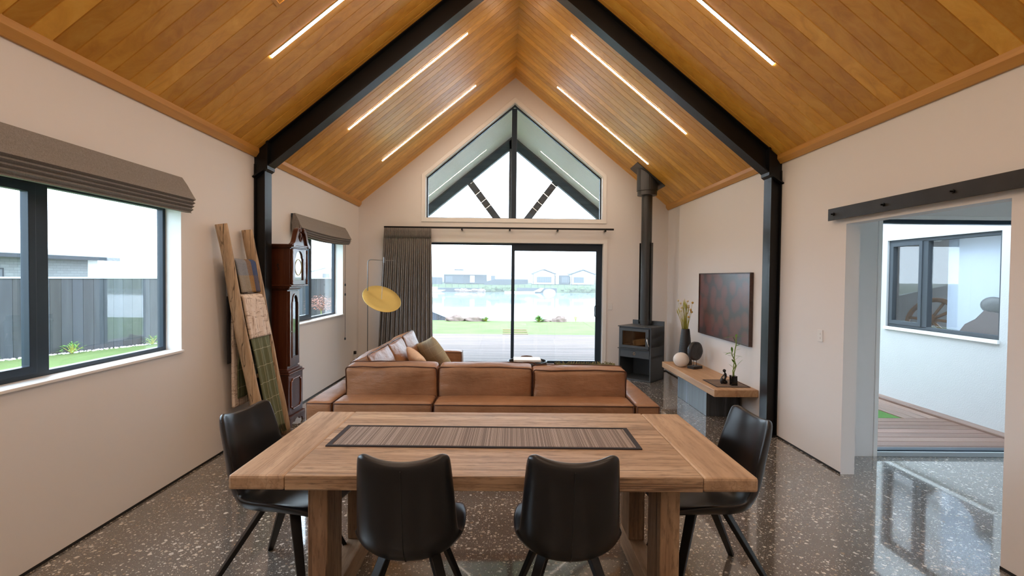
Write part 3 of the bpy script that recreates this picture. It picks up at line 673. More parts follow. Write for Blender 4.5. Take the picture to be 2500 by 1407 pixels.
# ------------------------------------------------------------------ roman blinds
def roman_blind(name, y0, y1, zt, zm, zb, sag, label):
    e = empty(name, (XL, (y0+y1)/2, zb), label=label, cat='blind')
    def prof(k, v, zs):
        # k: profile parameter 0..1 running from the wall head out to the lip and back through the stacked folds
        pts = [(.03, zt), (.05, zt+.006), (.085, zt-.05), (.125, zm+.03), (.142, zm), (.118, zm-.012), (.136, zm-.025), (.110, zm-.038), (.126, zm-.05), (.102, zm-.062), (.116, zm-.074), (.092, zb+.01), (.10, zb), (.05, zb+.004), (.03, zb+.05), (.02, zm+.05)]
        f = k*(len(pts)-1); i = min(int(f), len(pts)-2); q = f-i
        return pts[i][0]*(1-q)+pts[i+1][0]*q, pts[i][1]*(1-q)+pts[i+1][1]*q
    n = 24
    mb = MB(); o = 0; K = 16; rowsv = []
    for i in range(n+1):
        v = i/n; yy = y0+(y1-y0)*v; sg = sag*4*v*(1-v); row = []
        for k in range(K):
            xo, z = prof(k/(K-1), v, 0)
            low = max(0, min(1, (zt-z)/(zt-zb)))
            fl = .035*low if (i in (0, n)) else 0
            row.append(len(mb.v)); mb.v.append(Vector((XL+xo+.003*noise.noise(Vector((yy*2, z*9, 0))), yy+(fl if i == n else -fl), z-sg*low)))
        rowsv.append(row)
    for i in range(n):
        for k in range(K):
            l = (k+1) % K; mb.f.append((rowsv[i][k], rowsv[i+1][k], rowsv[i+1][l], rowsv[i][l]))
    mb.f.append(tuple(rowsv[0])); mb.f.append(tuple(reversed(rowsv[n])))
    fixn(mb.build('folded_fabric', M['blind'], e))
    MB().box(XL, XL+.05, y0+.01, y1-.01, zt-.035, zt+.004).build('headrail', M['frame'], e)
    return e
roman_blind('roman_blind', 1.60, 3.90, 2.325, 2.165, 2.065, .0, 'charcoal roman blind folded above the large near window')
e = roman_blind('roman_blind', 5.95, 7.80, 2.315, 2.15, 2.065, .03, 'charcoal roman blind folded above the small far window behind the clock')
mb = MB(); mb.tube([(XL+.02, 7.90, 2.07), (XL+.02, 7.90, .62)], .003, 6); mb.ball((XL+.02, 7.90, 1.45), .012, 8, (1, 1, 2)); mb.ball((XL+.02, 7.90, 1.30), .012, 8, (1, 1, 2)); mb.ball((XL+.02, 7.90, .61), .014, 8, (1, 1, 1.6))
mb.build('pull_cord', M['frame'], e)

# ------------------------------------------------------------------ curtain and track
t = empty('curtain_track', (XM, YF-.08, 2.43), label='long black curtain track above the sliding glass door', cat='curtain track')
MB().box(-2.07, 1.81, YF-.115, YF-.085, 2.405, 2.435).build('rail', M['steel'], t, bevel=.004)
for x in (-.76, .05, .86, 1.67, -1.95): MB().box(x-.012, x+.012, YF-.11, YF, 2.38, 2.405).build('bracket', M['steel'], t)
t = empty('curtain', (-1.67, YF-.12, 0), label='taupe-grey pleated floor-length curtain gathered left of the sliding door', cat='curtain')
def curt(u, v):
    z = 2.405-v*2.385
    spread = 1+.18*v
    x = -1.67+(u-.5)*.79*spread-.035*v
    ph = 2*PI*24*u+1.6*noise.noise(Vector((u*13, v*1.2, 0)))*(.4+v*1.6)
    am = .010+.034*max(0, min(1, (v-.06)*4))
    y = YF-.118+am*math.sin(ph)*(.75+.7*noise.noise(Vector((u*19, v*1.6, 3))))-.03*v
    x += .012*math.cos(ph*.5)*v
    return (x, y, z)
fixn(MB().grid(curt, 240, 26, th=.004).build('pleated_panel', M['curtain'], t, smooth=True))
def head(u, v):
    return (-1.67+(u-.5)*.785, YF-.128+.008*math.sin(2*PI*24*u)+.004*math.sin(2*PI*72*u), 2.405-v*.17)
fixn(MB().grid(head, 240, 3, th=.004).build('pleat_heading', M['curtain'], t, smooth=True))

# ------------------------------------------------------------------ floor lamp
t = empty('floor_lamp', (-2.08, 7.6, 0), label='slim grey floor lamp with a hanging brass disc shade in the far left corner', cat='lamp')
gm = plain('grey_metal_tube', (.25, .25, .25), .35, metal=.8)
MB().lathe([(0, 0), (.15, 0), (.15, .012), (.02, .018), (0, .018)], (-2.08, 7.6, 0), 32, cap=False).build('base', gm, t, smooth=False)
px, pz = -2.075, 1.835
MB().tube([(px, 7.6, .01), (px, 7.6, pz-.04), (px+.008, 7.6, pz-.015), (px+.03, 7.6, pz-.002), (px+.06, 7.6, pz), (-1.675, 7.6, pz-.012)], .0065, 10).build('pole', gm, t, smooth=True)
MB().tube([(-1.832, 7.6, 1.79), (-1.832, 7.6, 1.875)], .013, 12).tube([(-1.835, 7.59, 1.80), (-1.862, 7.58, 1.25)], .003, 6).build('hanging_rod', gm, t)
# disc: normal tips up, to the right and toward the room
mb = MB(); nv = Vector((.40, -.52, .75)).normalized(); R = nv.to_track_quat('Z', 'Y').to_matrix(); cc = Vector((-1.868, 7.6, 1.237))
prof = [(0, .012), (.10, .010), (.20, .004), (.285, -.010), (.29, -.013), (.285, -.016), (.2, -.003), (.1, .003), (0, .005)]
o = len(mb.v); n = 56
for rr, z in prof:
    for k in range(n): mb.v.append(cc+R @ Vector((rr*math.cos(2*PI*k/n), rr*math.sin(2*PI*k/n), -z+.01)))
for i in range(len(prof)-1):
    for k in range(n): l = (k+1) % n; mb.f.append((i*n+k, i*n+l, (i+1)*n+l, (i+1)*n+k))
fixn(mb.build('disc_shade', M['brass'], t, smooth=True))

# ------------------------------------------------------------------ grandfather clock
t = empty('grandfather_clock', (-2.38, 5.5, 0), label='tall dark mahogany longcase clock with swan-neck top beside the left column', cat='clock')
m = M['mahog']
XW = XL+.01
def box(nm, a, mat=m, bev=.004, par=t): return MB().box(*a).build(nm, mat, par, bevel=bev)
# base
mb = MB().box(XW, -2.265, 5.285, 5.66, .10, .545)
mb.box(XW, -2.245, 5.268, 5.677, .075, .105).box(XW, -2.25, 5.275, 5.67, .545, .562).box(XW, -2.265, 5.29, 5.65, .562, .585).box(XW, -2.285, 5.31, 5.63, .585, .605)
base = mb.build('base', wood('dark_mahogany_plinth', 2, [(.04, .012, .006), (.09, .026, .012), (.14, .045, .02)], .5, 2, 14, bs=.1), t, bevel=.005)
pp = [(5.34, .19), (5.365, .19), (5.385, .165), (5.56, .165), (5.58, .19), (5.605, .19), (5.605, .47), (5.58, .47), (5.56, .495), (5.385, .495), (5.365, .47), (5.34, .47)]
fixn(MB().ring(pp, inset(pp, .012), FX, -2.266, -2.254).build('panel_moulding', wood('red_mahogany_edge', 2, [(.12, .035, .015), (.20, .06, .025), (.28, .1, .04)], .25, 2, 14), base, bevel=.003))
# bracket feet with scrolled skirts
sk = [(5.268, 0), (5.32, 0), (5.335, .03), (5.37, .045), (5.40, .03), (5.42, .05), (5.4725, .062), (5.525, .05), (5.545, .03), (5.575, .045), (5.61, .03), (5.625, 0), (5.677, 0), (5.677, .076), (5.268, .076)]
pm = bpy.data.materials['dark_mahogany_plinth']
fixn(MB().prism(sk, [], FX, -2.265, -2.245).box(XW, -2.25, 5.268, 5.285, .03, .076).build('bracket_foot', pm, t))
MB().box(-2.30, -2.248, 5.268, 5.285, 0, .05).build('bracket_foot', pm, t)
MB().box(XW, XW+.06, 5.268, 5.285, 0, .05).build('bracket_foot', pm, t)
# trunk
MB().box(XW, -2.30, 5.335, 5.615, .60, 1.44).build('trunk', m, t, bevel=.004)
def arch(y0, y1, z0, zs, zt, n=14):
    c = (y0+y1)/2; r_ = (y1-y0)/2*.82; pts = [(y0, z0), (y1, z0), (y1, zs)]
    for i in range(n+1): a = PI*i/n; pts.append((c+r_*math.cos(a), zs+.012+(zt-zs-.012)*math.sin(a)))
    pts.append((y0, zs)); return pts
td = fixn(MB().ring(rect(5.355, 5.60, .63, 1.425), arch(5.41, 5.55, .72, 1.30, 1.385), FX, -2.30, -2.278).build('trunk_door', m, t, bevel=.002))
fixn(MB().ring(arch(5.402, 5.558, .712, 1.305, 1.397), arch(5.414, 5.546, .724, 1.298, 1.382), FX, -2.279, -2.270).build('glazing_bead', m, td))
MB().box(-2.292, -2.286, 5.40, 5.56, .70, 1.40).build('door_glass', plain('dark_mirror_glass', (.02, .02, .02), .03, spec=.9), td)
MB().tube([(-2.278, 5.375, 1.0), (-2.268, 5.375, 1.0)], .007, 10).build('keyhole', M['chrome'], td)
MB().box(XW, -2.275, 5.32, 5.63, 1.44, 1.455).box(XW, -2.26, 5.30, 5.65, 1.455, 1.475).build('cove_moulding', m, t, bevel=.005)
# hood
hd = fixn(MB().box(XW, -2.262, 5.315, 5.70, 1.49, 1.88).build('hood', m, t, bevel=.003))
MB().box(XW, -2.235, 5.285, 5.735, 1.475, 1.492).build('lower_moulding', m, hd, bevel=.004)
MB().box(XW, -2.24, 5.295, 5.72, 1.878, 1.891).box(XW, -2.225, 5.28, 5.74, 1.889, 1.906).box(XW, -2.215, 5.27, 5.75, 1.904, 1.918).build('cornice', m, hd, bevel=.004)
hdoor = fixn(MB().ring(rect(5.345, 5.67, 1.495, 1.875), arch(5.40, 5.615, 1.54, 1.77, 1.855), FX, -2.262, -2.242).build('hood_door', m, t, bevel=.002))
MB().box(-2.258, -2.254, 5.39, 5.625, 1.53, 1.86).build('dial_glass', plain('dial_glass_reflective', (.25, .26, .26), .03, spec=1.0, metal=.5), hdoor)
mb = MB(); cd_ = Vector((-2.2575+.0045, 5.5075, 1.68))
fixn(MB().lathe([(.082, 0), (.088, 0), (.088, .003), (.082, .003), (.082, 0)], (0, 0, 0), 32, cap=False).build('dial_ring', M['brass'], hdoor, local=True)).matrix_local = Matrix.Translation(cd_-Vector(hdoor['o'])) @ Matrix.Rotation(PI/2, 4, 'Y')
for yy in (5.315, 5.70):
    mb = MB(); p = [(.011, 0), (.013, .01), (.008, .02), (.013, .035), (.009, .05), (.006, .08), (.011, .15), (.0125, .2), (.009, .3), (.006, .33), (.011, .345), (.008, .36), (.012, .375)]
    mb.lathe([(a, b+1.495) for a, b in p], (-2.238, yy, 0), 14); mb.build('turned_column', m, hd, smooth=True)
# side fretwork: carved panel and an S scroll
mb = MB().ring(rect(-2.46, -2.32, 1.60, 1.76), rect(-2.455, -2.325, 1.605, 1.755), FY, 5.312, 5.315); fixn(mb.build('side_panel', m, hd))
sp = [(-2.385+.012*math.sin(a)*(1 if a < 0 else -1)*-1, 5.312, 1.68+.022*a/PI) for a in [(-PI+i*PI/10) for i in range(21)]]
sp = []
for i in range(25):
    a = i/24
    if a < .5: th = PI*.1+(a/.5)*PI*1.25; sp.append((-2.385+.011*math.cos(th), 5.312, 1.695+.015*math.sin(th)))
    else: th = PI*.5-((a-.5)/.5)*PI*1.25; sp.append((-2.385+.011*math.cos(th), 5.312, 1.665+.015*math.sin(th)))
MB().tube(sp, .003, 6).build('scroll_inlay', M['black'], hd)
# swan neck pediment
for s in (1, -1):
    yc = 5.51; A = []; B = []
    for i in range(17):
        k = i/16; d = .225-.185*k
        z = 1.925+.185*(1/(1+math.exp(-(k-.42)*9)))-.006
        A.append((yc-s*d, z)); B.append((yc-s*(d-.030*math.sin(k*PI*.9+.25)), z-.03-.015*k))
    poly = A+[(yc-s*.034, z-.02), (yc-s*.044, z-.055)]+B[::-1]
    fixn(MB().prism(poly, [], FX, -2.262, -2.212).build('swan_neck', m, hd, bevel=.003))
    MB().tube([(-2.215, yc-s*.052, 2.075), (-2.205, yc-s*.052, 2.075)], .018, 14).build('rosette', m, hd)
tym = [(5.30, 1.918), (5.72, 1.918), (5.66, 1.95), (5.60, 2.01), (5.575, 2.03), (5.56, 1.99), (5.535, 1.96), (5.51, 1.955), (5.485, 1.96), (5.46, 1.99), (5.445, 2.03), (5.42, 2.01), (5.36, 1.95)]
fixn(MB().prism(tym, [], FX, -2.258, -2.232).build('tympanum', m, hd))
mb = MB(); p = [(.012, 0), (.016, .015), (.010, .03), (.018, .055), (.022, .075), (.012, .10), (.006, .115), (.009, .13), (.006, .16), (.003, .19)]
mb.lathe([(a, b+1.955) for a, b in p], (-2.24, 5.51, 0), 16); mb.build('finial', m, hd, smooth=True)

# ------------------------------------------------------------------ timber ladder and throws
t = empty('blanket_ladder', (-2.24, 4.9, 0), label='rustic pale timber ladder leaning on the left wall, hung with throws', cat='ladder')
LT, LB = Vector((-2.465, 4.385, 2.03)), Vector((-2.225, 4.68, 0))
RT, RB = Vector((-2.465, 4.825, 2.02)), Vector((-2.215, 5.10, 0))
def rail(a, b, seed):
    mb = MB(); n = 26; pts = []; rr = []
    for i in range(n+1):
        k = i/n; p = a.lerp(b, k); p += Vector((noise.noise(Vector((k*3, seed, 0))), noise.noise(Vector((k*3, seed, 5))), 0))*.016
        pts.append(p); rr.append((.047+.006*k)*(1+.10*noise.noise(Vector((k*5, seed, 2)))))
    mb.tube(pts, rr, 14)
    for i, v in enumerate(mb.v):
        pass
    # squash across to an oval split-pole section
    o = mb.build('rail', M['ladder'], t, smooth=True); return o
rail(LT, LB, 1.3); rail(RT, RB, 7.7)
rz = [1.70, 1.375, 1.02, .66, .30]
rung = []
for z in rz:
    a = LT.lerp(LB, (LT.z-z)/LT.z); b = RT.lerp(RB, (RT.z-z)/RT.z); rung.append((a, b))
    d = (b-a).normalized(); MB().tube([a-d*.03, b+d*.03], .019, 10).build('rung', M['ladder'], t, smooth=True)
def throw(name, ri, lf, lb, u0, u1, mat, label, thick=.010, wav=.006, fringe=False, backx=-2.49, taper=0):
    a, b = rung[ri]; d = (b-a); down = ((LB-LT).normalized()+(RB-RT).normalized()).normalized()
    out = Vector((1, 0, .12)).normalized()
    L = lf+lb+.08
    def fn(u, v):
        s = v*L; p = a+d*(u0+(u1-u0)*(u-.5+.5))
        sh = (u-.5)*taper
        wv = wav*math.sin(u*17+ri*3+s*2)*min(1, max(0, abs(s-lf-.04)-.04)*6)+.5*wav*noise.noise(Vector((u*7, s*4, ri)))*min(1, max(0, abs(s-lf-.04)-.04)*6)
        if s < lf: q = lf-s; r_ = p+out*(.034+thick)+down*q+out*wv+d*(sh*q/lf if lf else 0)
        elif s < lf+.08:
            th = (s-lf)/.08*PI; r_ = p+Vector((math.cos(th)*(.034+thick), 0, math.sin(th)*(.030+thick)))
        else:
            q = s-lf-.08; kx = min(1, q/.25); x0 = p.x-.036-thick; xb = max(backx, x0-.0) if ri == 0 else x0*(1-kx)+backx*kx
            r_ = Vector((xb+wv*.4, p.y+q*.02, p.z-q))
        return r_
    e = empty(name, tuple(a.lerp(b, .5)), label=label, cat='throw', )
    ob = fixn(MB().grid(fn, 26, 70, th=thick).build('cloth', mat, e, smooth=True))
    if fringe:
        mb = MB()
        for i in range(34):
            u = (i+.5)/34; p = Vector(fn(u, 0)); q = p+down*.05+Vector((random.uniform(-.006, .006), random.uniform(-.01, .01), 0)); mb.tube([p, q, q+down*.02+Vector((0, random.uniform(-.01, .01), 0))], .0028, 4)
        mb.build('fringe', plain('dark_green_fringe', (.05, .055, .02), .9), e)
    return e
throw('throw_blanket', 0, .275, .90, .13, .93, M['stripes'], 'blue, grey and brown plaid throw over the top rung', .012, .004)
throw('throw_blanket', 1, .37, .98, .12, .94, M['cream'], 'cream throw with brown sketchy lines over the second rung', .022, .006, backx=-2.455)
throw('throw_blanket', 2, .92, .55, .13, .90, M['green'], 'sage green checked throw with dark fringe over the middle rung', .010, .010, fringe=True, backx=-2.43)

# ------------------------------------------------------------------ sectional sofa
t = empty('sectional_sofa', (-.18, 5.0, 0), label='low cognac leather L-shaped sofa with its back to the dining table', cat='sofa')
def rrect(hx, hz, r, n=5):
    pts = []
    for cx, cz_, a0 in ((hx-r, hz-r, 0), (-hx+r, hz-r, 1), (-hx+r, -hz+r, 2), (hx-r, -hz+r, 3)):
        for i in range(n+1): a = (a0+i/n)*PI/2; pts.append((cx+r*math.cos(a), cz_+r*math.sin(a)))
    return pts
def block(name, x0, x1, y0, y1, z0, z1, r=.03, amp=.006, seed=0, top=.008, pipes=True):
    c = Vector(((x0+x1)/2, (y0+y1)/2, (z0+z1)/2)); h = ((x1-x0)/2, (y1-y0)/2, (z1-z0)/2)
    o = MB().rbox(h, r, 10, 0.006, amp, seed, Matrix.Translation(c), top).build(name, M['tan'], t, smooth=True, sub=1)
    if pipes:
        mb = MB(); pts = rrect(h[0]-.004, h[1]-.004, r*.8)
        mb.tube([c+Vector((a, b, h[2]-.014)) for a, b in pts], .0048, 6, closed=True)
        for sx in (-1, 1):
            for sy in (-1, 1): mb.tube([c+Vector((sx*(h[0]-.009), sy*(h[1]-.009), -h[2]+.02)), c+Vector((sx*(h[0]-.009), sy*(h[1]-.009), h[2]-.014))], .0045, 6)
        mb.build('piping', M['tandark'], o, smooth=True)
    return o
BZ = .60
block('backrest_frame', -1.36, -.575, 3.975, 4.27, .05, BZ, seed=1)
block('backrest_frame', -.565, 1.025, 3.955, 4.26, .05, BZ, seed=2)
block('armrest', -1.575, -1.37, 3.98, 4.88, .05, BZ, seed=3)
block('armrest', 1.032, 1.225, 3.945, 5.02, .05, BZ, seed=4)
block('backrest_frame', -1.575, -1.37, 4.89, 6.64, .05, BZ, seed=5)
block('armrest', -1.575, -.575, 6.65, 6.88, .05, BZ+.01, seed=6)
block('seat_base', -1.36, -.575, 4.28, 6.64, .05, .26, seed=7, pipes=False)
block('seat_base', -.565, 1.02, 4.27, 5.02, .05, .26, seed=8, pipes=False)
block('seat_cushion', -1.355, -.58, 4.29, 5.46, .26, .43, .04, seed=9)
block('seat_cushion', -1.355, -.58, 5.47, 6.63, .26, .43, .04, seed=10)
block('seat_cushion', -.565, .225, 4.28, 5.03, .26, .43, .04, seed=11)
block('seat_cushion', .235, 1.02, 4.28, 5.03, .26, .43, .04, seed=12)
MB().box(-1.54, 1.19, 4.02, 4.98, .0, .05).box(-1.54, -.62, 4.98, 6.84, 0, .05).build('plinth', M['black'], t)
def back_cushion(c, wdt, hgt, dep, rz, tilt, seed, rx=0):
    X = Matrix.Translation(c) @ Matrix.Rotation(rz, 4, 'Z') @ Matrix.Rotation(tilt, 4, 'X') @ Matrix.Rotation(rx, 4, 'Y')
    h = (wdt/2, dep/2, hgt/2)
    o = MB().rbox(h, .034, 16, .042, .016, seed, X, .014).build('back_cushion', M['tan'], t, smooth=True, sub=1)
    mb = MB()
    for sy in (-1, 1):
        pts = rrect(h[0]-.004, h[2]-.004, .022)
        q = [X @ Vector((a+.006*noise.noise(Vector((b*6, a*5, seed))), sy*(h[1]-.014), b+.012*noise.noise(Vector((a*7, seed, sy)))+.010*(1-(a/h[0])**2)*(1 if b > 0 else -1)*.6)) for a, b in [(pts[i][0]*(1-k/6)+pts[(i+1) % len(pts)][0]*k/6, pts[i][1]*(1-k/6)+pts[(i+1) % len(pts)][1]*k/6) for i in range(len(pts)) for k in range(6)]]
        mb.tube(q, .0055, 6, closed=True)
    mb.build('piping', M['tandark'], o, smooth=True)
back_cushion(Vector((-.965, 4.37, .640)), .77, .40, .20, .005, .10, 1.1, .0)
back_cushion(Vector((-.172, 4.38, .640)), .80, .395, .20, -.005, .08, 5.1)
back_cushion(Vector((.632, 4.38, .625)), .80, .39, .20, .01, .10, 8.3)
back_cushion(Vector((-1.23, 4.92, .640)), .80, .46, .19, -PI/2, .38, 11.7)
back_cushion(Vector((-1.22, 5.62, .640)), .66, .46, .19, -PI/2, .40, 14.2)
back_cushion(Vector((-1.21, 6.29, .640)), .68, .47, .19, -PI/2, .36, 19.9)

def pillow(name, c, wd, hg, th, rz, tilt, mat, label, roll=0, fringe=None, seed=0):
    X = Matrix.Translation(c) @ Matrix.Rotation(rz, 4, 'Z') @ Matrix.Rotation(tilt, 4, 'X') @ Matrix.Rotation(roll, 4, 'Y')
    e = empty(name, tuple(c), label=label, cat='cushion')
    mb = MB(); n = 22; ids = {}
    def pos(i, j, s):
        u, v = -1+2*i/n, -1+2*j/n
        k = max(0, (1-u*u)*(1-v*v))**.42
        pinch = 1-.07*(1-u*u*v*v)*(abs(u)**6+abs(v)**6)
        return X @ Vector((u*wd/2*pinch, s*(th/2*k+.002)+.01*noise.noise(Vector((u*2, v*2, seed+s)))*k, v*hg/2*pinch))
    for s in (-1, 1):
        for i in range(n+1):
            for j in range(n+1):
                if s == 1 and (i in (0, n) or j in (0, n)): ids[(s, i, j)] = ids[(-1, i, j)]; continue
                ids[(s, i, j)] = len(mb.v); mb.uv[len(mb.v)] = (i/n, j/n); mb.v.append(pos(i, j, s))
        for i in range(n):
            for j in range(n):
                q = (ids[(s, i, j)], ids[(s, i+1, j)], ids[(s, i+1, j+1)], ids[(s, i, j+1)]); mb.f.append(q)
    fixn(mb.build('pillow_cover', mat, e, smooth=True))
    if fringe:
        fb = MB()
        for side in (0, 1) if fringe == 'top' else (0, 1, 2, 3):
            for k in range(90):
                v = -1+2*(k+.5)/90
                if fringe == 'top': a, b, dr = (v, 1, (0, 1)) if side == 0 else ((v, -1, (0, -1)))
                else: a, b, dr = [(v, 1, (0, 1)), (v, -1, (0, -1)), (1, v, (1, 0)), (-1, v, (-1, 0))][side]
                p = Vector((a*wd/2*.95, 0, b*hg/2*.95)); q = p+Vector((dr[0]*.02+random.uniform(-.012, .012), random.uniform(-.02, .02), dr[1]*.018+random.uniform(-.01, .006)))
                fb.tube([X @ p, X @ q], .003, 4)
        fb.build('fringe', mat if fringe != 'g' else mat, e)
    return e
pillow('throw_pillow', Vector((-.93, 5.52, .61)), .42, .40, .15, -PI/2+.45, .50, M['peach'], 'peach velvet throw pillow on the left arm of the sofa', .25)
pillow('throw_pillow', Vector((-.90, 6.25, .625)), .52, .44, .16, -PI/2+.80, .50, M['greenpillow'], 'sage green checked throw pillow behind the peach one', -.35)
pillow('throw_pillow', Vector((.72, 4.62, .610)), .56, .42, .14, .0, .05, plain('olive_fringed_cloth', (.20, .20, .10), .95, var=.3, vs=30, bs=.6, bsc=120), 'olive fringed throw pillow peeking over the right back cushion', 0, 'all')

# ------------------------------------------------------------------ coffee table, basket, book
t = empty('coffee_table', (.28, 6.35, 0), label='pale timber coffee table behind the sofa, carrying a round basket', cat='table')
MB().box(-.12, .72, 6.02, 6.72, .40, .45).build('tabletop', M['bench'], t, bevel=.006)
for x in (-.07, .63):
    for y in (6.07, 6.63): MB().box(x, x+.05, y, y+.05, 0, .40).build('leg', M['bench'], t, bevel=.004)
t = empty('basket', (.275, 6.36, .45), label='round black basket with loop handles on the coffee table', cat='basket')
MB().lathe([(.0, .452), (.22, .452), (.245, .50), (.25, .545), (.24, .545), (.235, .50), (.21, .462), (0, .462)], (.275, 6.36, 0), 40, cap=False).build('bowl', M['steel'], t, smooth=True)
for s in (-1, 1): MB().tube([(.275-.09*s+.0, 6.36+s*.23, .54), (.275-.06*s, 6.36+s*.24, .56), (.275, 6.36+s*.245, .565), (.275+.06*s, 6.36+s*.24, .56), (.275+.09*s, 6.36+s*.23, .54)], .010, 8).build('handle', plain('brown_leather_strap', (.10, .045, .025), .5), t, smooth=True)
tag(MB().box(.10, .44, 6.24, 6.50, .546, .572).build('book', M['paper'], bevel=.003, origin=(.26, 6.35, .535)), 'white book lying across the black basket on the coffee table', 'book')

# ------------------------------------------------------------------ dining table
t = empty('dining_table', (-.04, 2.61, 0), label='weathered oak dining table on trestle legs in the foreground', cat='table')
tx0, tx1, ty0, ty1 = -1.155, 1.075, 2.108, 3.115
ew = .235
top = MB()
n = 3; wd = (ty1-ty0)/n
for i in range(n): top.box(tx0+ew, tx1-ew, ty0+i*wd, ty0+(i+1)*wd, .697, .76)
top.build('tabletop', M['oakx'], t, bevel=.004)
MB().box(tx0, tx0+ew, ty0-.002, ty1+.002, .697, .76).build('end_board', M['oaky'], t, bevel=.012)
MB().box(tx1-ew, tx1, ty0-.002, ty1+.002, .697, .76).build('end_board', M['oaky'], t, bevel=.012)
for x0 in (-.872, .700):
    xs = x0; xe = x0+.088
    for yy in (2.235, 2.80): MB().box(xs, xe, yy, yy+.20, .13, .697).build('post', M['oakz'], t, bevel=.005)
    MB().box(xs-.002, xe+.002, 2.235, 3.0, 0, .13).build('foot_beam', M['oaky'], t, bevel=.006)
    MB().box(xs, xe, 2.435, 2.80, .60, .697).build('top_beam', M['oaky'], t, bevel=.004)
MB().box(-.784, .70, 2.59, 2.65, .60, .68).build('stretcher', M['oakx'], t, bevel=.004)
t = empty('table_runner', (-.1, 2.63, .76), -.012, label='woven reed table runner with black binding on the dining table', cat='table runner')
MB().box(-.755, .755, -.15, .15, .0, .005).build('reed_mat', M['runner'], t, local=True)
mb = MB(); mb.ring(rect(-.775, .775, -.172, .172), rect(-.750, .750, -.156, .156), FZ, 0, .0065); fixn(mb.build('binding', M['binding'], t, local=True))

# ------------------------------------------------------------------ dining chairs
PROF = [(0, .245, .436, .155, .0, 0), (.04, .243, .458, .185, .008, 0), (.12, .205, .474, .212, .018, 0), (.32, .06, .466, .232, .050, 0), (.48, -.09, .452, .230, .070, 0), (.58, -.165, .462, .220, .082, 0),
        (.66, -.212, .502, .211, .085, 0), (.74, -.240, .575, .206, .078, 0), (.87, -.268, .73, .195, .062, 0), (.97, -.296, .865, .184, .048, .6), (1.0, -.300, .884, .176, .044, 1)]
def make_chair(label):
    e = empty('dining_chair', (0, 0, 0), label=label, cat='chair', group='black leather dining chairs round the table')
    def P(u, v):
        y, z, hw, rs, tp = lerp(PROF, v)
        y2, z2 = lerp(PROF, min(1, v+.01))[:2]; y1, z1 = lerp(PROF, max(0, v-.01))[:2]
        ty, tz = y2-y1, z2-z1; L = math.hypot(ty, tz) or 1; ny, nz = -tz/L*-1, -(-ty/L)*-1
        ny, nz = tz/L, -ty/L
        s = abs(u)
        off = rs*s**2.3
        return Vector((u*hw, y+ny*off, z+nz*off+.026*tp*s*s-.026*tp*max(0, (s-.80)/.20)**2)), Vector((0, ny, nz))
    nu, nv = 22, 44; mb = MB(); G = {}
    for side in (0, 1):
        for i in range(nu+1):
            for j in range(nv+1):
                u = -1+2*i/nu; v = j/nv; p, nrm = P(u, v)
                edge = min(1, (1-abs(u))*5)*min(1, v*14)*min(1, (1-v)*14)
                th = .012+.024*edge**.5
                q = p+nrm*(th*.35) if side == 0 else p-nrm*th
                G[(side, i, j)] = len(mb.v); mb.v.append(q)
        for i in range(nu):
            for j in range(nv): mb.f.append((G[(side, i, j)], G[(side, i+1, j)], G[(side, i+1, j+1)], G[(side, i, j+1)]))
    for i in range(nu):
        for j in (0, nv): mb.f.append((G[(0, i, j)], G[(0, i+1, j)], G[(1, i+1, j)], G[(1, i, j)]))
    for j in range(nv):
        for i in (0, nu): mb.f.append((G[(0, i, j)], G[(0, i, j+1)], G[(1, i, j+1)], G[(1, i, j)]))
    sh = fixn(mb.build('seat_shell', M['blackleather'], e, smooth=True, sub=1, local=True))
    # centre seam down the outside of the back
    def seamp(v): p, nrm = P(0, v); return p-nrm*.0365
    MB().tube([seamp(.55+.42*i/20) for i in range(21)], .0022, 6).build('back_seam', M['blackleather'], sh, local=True)
    for s in (-1, 1):
        mb = MB().tube([P(s*.97, .05+.92*i/40)[0]-P(s*.97, .05+.92*i/40)[1]*.002 for i in range(41)], .004, 6); mb.build('edge_piping', M['blackleather'], sh, smooth=True, local=True)
    MB().box(-.10, .10, -.10, .12, .418, .436).build('seat_plate', M['steel'], e, local=True)
    for sx, sy, fx_, fy_ in ((-1, 1, .235, .235), (1, 1, .235, .235), (-1, -1, .265, -.315), (1, -1, .265, -.315)):
        MB().bar((sx*.095, sy*.085, .434), (sx*fx_, fy_, 0.002), (.050, .024), (.030, .020), ref=(fx_*sx, fy_, 0)).build('leg', M['steel'], e, bevel=.003, local=True)
    return e
chair = make_chair('black leather dining chair at the near side of the table, left of the pair')
chair.location = (-.402, 2.235, 0); chair.rotation_euler.z = .02
for loc, rz_, lb in (((.275, 2.235, 0), -.015, 'black leather dining chair at the near side of the table, right of the pair'),
                     ((-1.10, 2.60, 0), -PI/2-.20, 'black leather dining chair at the left end of the table, by the ladder'),
                     ((1.02, 2.60, 0), PI/2+.06, 'black leather dining chair at the right end of the table')):
    c_ = copy_tree(chair); c_.location = loc; c_.rotation_euler.z = rz_; c_['label'] = lb

